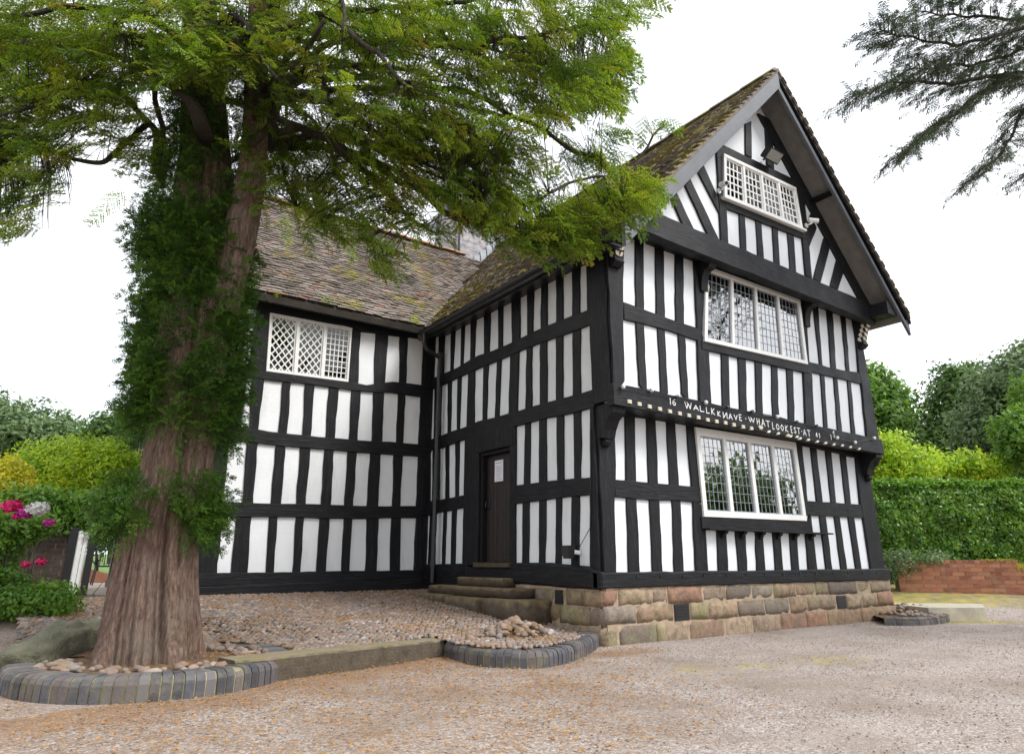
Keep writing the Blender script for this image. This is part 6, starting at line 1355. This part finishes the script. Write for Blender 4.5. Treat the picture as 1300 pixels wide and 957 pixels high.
# ================================================================== LEFT SIDE GARDEN
def lw():
    gp=onZ(100,765,.40)
    # path beyond the gate
    a=onZ(92,761,.42); b=onZ(150,761,.42)
    vs=[]
    for (x,y) in ((88,758),(175,758),(205,724),(112,724)): p=onZ(x,y,.44); vs.append(p)
    m=MB(); V=vs; nx_,ny_=3,5
    for i in range(ny_):
        for j in range(nx_):
            f=lambda s,t:(1-t)*((1-s)*V[0]+s*V[1])+t*((1-s)*V[3]+s*V[2]); g_=.006
            c=[f(j/nx_+g_,i/ny_+g_),f((j+1)/nx_-g_,i/ny_+g_),f((j+1)/nx_-g_,(i+1)/ny_-g_),f(j/nx_+g_,(i+1)/ny_-g_)]; m.hexa([q-[0,0,.06] for q in c]+[q+[0,0,.035] for q in c])
    o=m.build('garden_path',M['paving']); tag(o,kind='structure')
    th=MB(); p=onZ(100,764,.42); q=onZ(150,764,.42); dd=q-p; th.hexa([p-[0,0,.08],q-[0,0,.08],q+[0,.12,-.08],p+[0,.12,-.08],p+[0,0,.05],q+[0,0,.05],q+[0,.12,.05],p+[0,.12,.05]]); o=th.build('gate_threshold',M['beam']); tag(o,'dark timber threshold across the start of the pale garden path','threshold')
    # gate: black post, white folded-back gate leaf, seen end on
    g=onZ(98,767,.40); G=empty('garden_gate',tuple(g)); tag(G,'black post and white boarded gate standing open by the garden path','gate')
    H=onY(112,664,g[1])[2]-g[2]
    m=MB(); m.box((g[0]+.0,g[1]-.05,g[2]-.1),(g[0]+.085,g[1]+.05,g[2]+H-.04)); m.tube([g+[.04,0,H-.04],g+[.04,0,H-.01],g+[.04,0,H+.03]],[.05,.055,.015],8); m.build('post',M['metal'],G)
    m=MB(); m.box((g[0]-.24,g[1]-.02,g[2]-.1),(g[0]-.14,g[1]+.06,g[2]+H-.06)); m.build('post',M['metal'],G)
    m=MB(); 
    for k in range(2): m.box((g[0]-.13+k*.062,g[1]-.02+k*.004,g[2]+.05),(g[0]-.074+k*.062,g[1]+.01+k*.004,g[2]+H-.12))
    for k in range(4): m.box((g[0]-.12,g[1]+.06+k*.12,g[2]+.1),(g[0]-.09,g[1]+.15+k*.12,g[2]+H-.1))
    m.build('gate_leaf',M['whitewood'],G)
    m=MB(); p=g+[-.03,-.05,H-.17]; m.box(tuple(p-[.02,.02,.04]),tuple(p+[.02,.01,.04])); m.tube([p+[-.06,-.01,.02],p+[.06,-.01,.02]],.008,6); m.build('latch',M['grey_metal'],G)
    # garden wall left of gate
    w0=onZ(86,764,.40)+[-.05,.25,0]; w1=w0+[-2.6,.35,0]; m=MB(); mb=MB(); hh=H-.02; dl=(w1-w0); L=np.linalg.norm(dl); dl/=L; nb=np.array([dl[1],-dl[0],0]); nb=nb if nb[1]<0 else -nb
    c=[w0+nb*-.01,w1-nb*.01,w1-nb*.22,w0-nb*.22]; m.hexa([q-[0,0,.2] for q in c]+[q+[0,0,hh-.09] for q in c]); o=m.build('garden_wall',M['mortar']); tag(o,'low brick garden wall with rounded coping behind the pink flowers','wall')
    for r_ in range(int((hh-.09)/.075)):
        u=-(r_%2)*.11
        while u<L:
            u0,u1=max(0,u),min(L,u+.215)
            if u1-u0>.03: p=w0+dl*(u0+.004); q=w0+dl*(u1-.004); j=random.uniform(0,.006); cc=[p+nb*j,q+nb*j,q-nb*.1,p-nb*.1]; mb.hexa([x+[0,0,hh-.09-(r_+1)*.075+.005] for x in cc]+[x+[0,0,hh-.09-(r_+1)*.075+.07] for x in cc],random.random())
            u+=.225
    mb.build('bricks',M['darkbrick'],o)
    m=MB(); n=int(L/.24)
    for i in range(n): p=w0+dl*(i*L/n+.004)-nb*.11+[0,0,hh-.06]; q=w0+dl*((i+1)*L/n-.004)-nb*.11+[0,0,hh-.06]; m.tube([p,q],.09,12)
    m.build('coping',M['coping'],o)
    # planter edging and ground cover
    e0=onZ(95,775,.35); e1=onZ(10,790,.22)
    e0=onZ(85,772,.33); e1=onZ(-20,788,.28)
    m=MB(); dz=np.array([0,.16,0]); rough=rough_box((e1[0]-.3,e0[1]-.75,.05),(e0[0]-.05,e0[1]-.6,.42),M['rock'],'stone_edging',None,5,.03); tag(rough,'low dark stone edging below the groundcover plants on the left','edging')
    return g,H,e0
M['darkbrick']=simple('dark_old_brick',(.075,.055,.045),.9,.4,8,.6,.01); M['coping']=simple('grey_coping',(.19,.16,.14),.85,.3,8,.5,.008)  # plain dark brick tone for the garden wall, grey for its coping
g,GH,e0=lw()
tree('shrub',gbase(40,8.3),[lobe(35,765,8.1,52,20,40),lobe(72,760,8.0,22,20,25),lobe(-20,755,8.1,50,34,40)],9000,.045,'midleaf','low spreading groundcover plant with small bright leaves over the stone edging','plant',trunk_r=.02,shell=.5,asp=.7)
tree('shrub',gbase(10,8.0),[lobe(8,672,8.3,34,20,28),lobe(44,668,8.5,26,13,20),lobe(-20,705,8.3,34,40,30)],5500,.07,'midleaf','leafy peony bush carrying pink and white flowers before the garden wall','plant',trunk_r=.02,shell=.7)
def flower(x,y,d,r,mat,label,name='flower'):
    c=Pd(x,y,d); r=r*1.3; t=np.random.default_rng(int(x*13+y)); n=150; dd=t.normal(0,1,(n,3)); dd/=np.linalg.norm(dd,axis=1,keepdims=True); P=c+dd*r*t.uniform(.55,1,(n,1))*[1.15,.9,.75]; q=leaf_quads(P,dd+t.normal(0,.3,(n,3)),r*.55,t,.8); o=quads_obj(name,q,t.random(n),M[mat]); tag(o,label,'flower')
for x,y,r,mt,lb in ((15,642,.075,'pink','large deep pink double flower, leftmost above the garden wall'),(33,651,.065,'purple','magenta pink flower just left of the white flower'),(22,655,.04,'pink','small red-pink flower below the two large pink ones'),(48,646,.08,'whitepetal','white open flower beside the pink ones'),(62,663,.045,'purple','small purple flower in front of the wall coping'),(33,716,.035,'pink','pink flower low on the left, nearer the picture edge of the low pair'),(52,713,.04,'pink','pink flower low on the left, nearer the gate of the low pair')): flower(x,y,7.9,r,mt,lb)
tree('shrub',gbase(100,12.5),[lobe(95,598,12.5,64,38,50),lobe(140,600,12.5,40,38,40),lobe(50,606,12.5,32,30,40)],26000,.085,'limeleaf','rounded yellow-green feathery tree over the garden path','tree',trunk_r=.10,shell=.5,nz=.3,asp=.35)
tree('shrub',gbase(0,10.5),[lobe(0,615,10.5,32,32,30),lobe(15,625,10.5,22,22,22)],6000,.07,'goldleaf','golden yellow bush at the left edge','shrub',trunk_r=.05,shell=.5)
tree('shrub',gbase(40,10),[lobe(45,640,10,42,20,25),lobe(90,655,10.5,30,20,22),lobe(115,650,10.6,25,25,20)],7000,.08,'midleaf','mid green leafy bush behind the garden wall and gate','shrub',trunk_r=.04,shell=.6)
tree('broadleaf_tree',gbase(40,32),[lobe(40,550,32,48,35),lobe(10,560,32,35,40),lobe(80,560,32,30,25),lobe(-30,530,32,45,40)],15000,.26,'greyleaf','distant grey-green tree on the skyline at the far left',trunk_r=.35,shell=.7,nz=.45)
tree('broadleaf_tree',gbase(150,28),[lobe(148,550,28,35,28),lobe(180,560,28,35,35),lobe(120,565,28,25,20)],9000,.22,'dkleaf','distant dark tree showing just left of the yew trunk',trunk_r=.3,shell=.6,nz=.4)
# far things seen through the gate
m=MB(); a=gbase(100,17); b=gbase(190,17); m.hexa([a+[0,0,-.1],b+[0,0,-.1],b+[0,.25,-.1],a+[0,.25,-.1],a+[0,0,.42],b+[0,0,.42],b+[0,.25,.42],a+[0,.25,.42]]); o=m.build('low_wall',M['brick']); tag(o,'distant low brick wall at the end of the garden path','wall')
m=MB(); aa=[gbase(-60,17.5),gbase(200,17.5),gbase(260,60),gbase(-160,60)]; m.add([q+[0,0,.3 if i<2 else 1.0] for i,q in enumerate(aa)],[(0,1,2,3)]); o=m.build('lawn',M['lawn']); tag(o,kind='structure')
t=empty('garden_chair',tuple(gbase(134,15.5))); tag(t,'small metal garden chair standing beyond the gate','chair'); c=np.array(t.location)
for dx,dy in ((-.2,-.2),(.2,-.2),(-.2,.2),(.2,.2)): m=MB(); m.tube([c+[dx,dy,0],c+[dx*.8,dy*.8,.45]],.015,6); m.build('leg',M['metal'],t)
m=MB(); m.box(tuple(c+[-.2,-.2,.43]),tuple(c+[.2,.2,.46])); m.build('seat',M['metal'],t)
m=MB()
for k in range(5): m.tube([c+[-.18+.09*k,.19,.45],c+[-.18+.09*k,.26,.92]],.01,6)
m.tube([c+[-.2,.26,.92],c+[.2,.26,.92]],.014,6); m.build('backrest',M['metal'],t)
tree('shrub',gbase(130,21),[lobe(120,672,21,45,24),lobe(160,668,21,40,28),lobe(90,680,21,40,18)],7000,.13,'dkleaf','dark green shrubbery beyond the low wall at the end of the garden path','shrub',trunk_r=.05,shell=.6)
# ferns on the eaves
def fern(x,y,label,s=.16):
    p=onY(x,y,WEY+.02); t=np.random.default_rng(int(x)); n=60; d=t.normal(0,1,(n,3)); d[:,2]=abs(d[:,2])+.4; d/=np.linalg.norm(d,axis=1,keepdims=True); P=p+d*s*t.uniform(.1,1,(n,1)); q=leaf_quads(P,np.cross(d,t.normal(0,1,(n,3)))/1.0+1e-6,.07,t,.25); o=quads_obj('fern',q,t.random(n),M['limeleaf']); tag(o,label,'fern')
fern(413,388,'bright green fern growing on the tiles above the lattice window',.2); fern(524,411,'small green fern growing in the roof valley corner',.13); fern(350,378,'small yellow-green fern on the eaves beside the yew trunk',.12)
# trees behind the camera, seen mirrored in the leaded windows
for (x,y,s,mt,lb) in ((12.8,-7.6,1.0,'dkleaf','tall dark tree across the drive facing the gable'),(7.5,-17.0,1.2,'midleaf','broad green tree across the drive facing the leaded windows')):
    tree('broadleaf_tree',(x,y,0),[((x,y,2.6*s),(2.3*s,2.3*s,1.5*s)),((x-1.5,y+1.2,2.2*s),(1.5,1.5,1.2)),((x+1.4,y-1.5,2.4*s),(1.6,1.6,1.7))],9000,.26,mt,lb,trunk_r=.25,shell=.6,nz=.4)
# ================================================================== CAMERA, LIGHT, WORLD
sc=bpy.context.scene
cam=bpy.data.cameras.new('camera'); co=bpy.data.objects.new('camera',cam); C.objects.link(co); sc.camera=co
from mathutils import Matrix
Rm=Matrix(((ROT[0][0],-ROT[1][0],-ROT[2][0]),(ROT[0][1],-ROT[1][1],-ROT[2][1]),(ROT[0][2],-ROT[1][2],-ROT[2][2])))
co.matrix_world=Matrix.Translation(Vector(CAM))@Rm.to_4x4()
cam.sensor_width=36; cam.sensor_fit='HORIZONTAL'; cam.lens=FOC/1300*36; cam.shift_y=-44.5/1300; cam.clip_end=3000; cam.clip_start=.05
sc.render.resolution_x=1024; sc.render.resolution_y=753
el,az=math.radians(52),math.radians(0)
sd=np.array([.42,-.62,.82]); sd/=np.linalg.norm(sd)
sun=bpy.data.lights.new('sun','SUN'); sun.energy=2.1; sun.angle=math.radians(22); sun.color=(1,.985,.96); so=bpy.data.objects.new('sun',sun); C.objects.link(so); so.rotation_euler=Vector(sd).to_track_quat('Z','Y').to_euler()
w=bpy.data.worlds.new('World'); sc.world=w; w.use_nodes=True; nt=w.node_tree; bg=nt.nodes['Background']
sky=N(nt,'ShaderNodeTexSky',sky_type='NISHITA'); sky.sun_disc=False; sky.sun_elevation=math.asin(sd[2]); sky.sun_rotation=math.atan2(sd[0],sd[1]); sky.air_density=1; sky.dust_density=2
tcn=N(nt,'ShaderNodeTexCoord'); cl=noise_n(nt,tcn.outputs['Generated'],2.2,6,.55)
cc=ramp(nt,cl,[(.3,(.80,.84,.90)),(.6,(1,1,1))]); mul=mix(nt,1.0,cc,(9.5,9.6,9.8),'MULTIPLY')
fin=mix(nt,.9,sky.outputs[0],mul); nt.links.new(fin,bg.inputs[0]); bg.inputs[1].default_value=.1
sc.view_settings.view_transform='Standard'; sc.view_settings.look='None'; sc.view_settings.gamma=1; sc.view_settings.exposure=.9
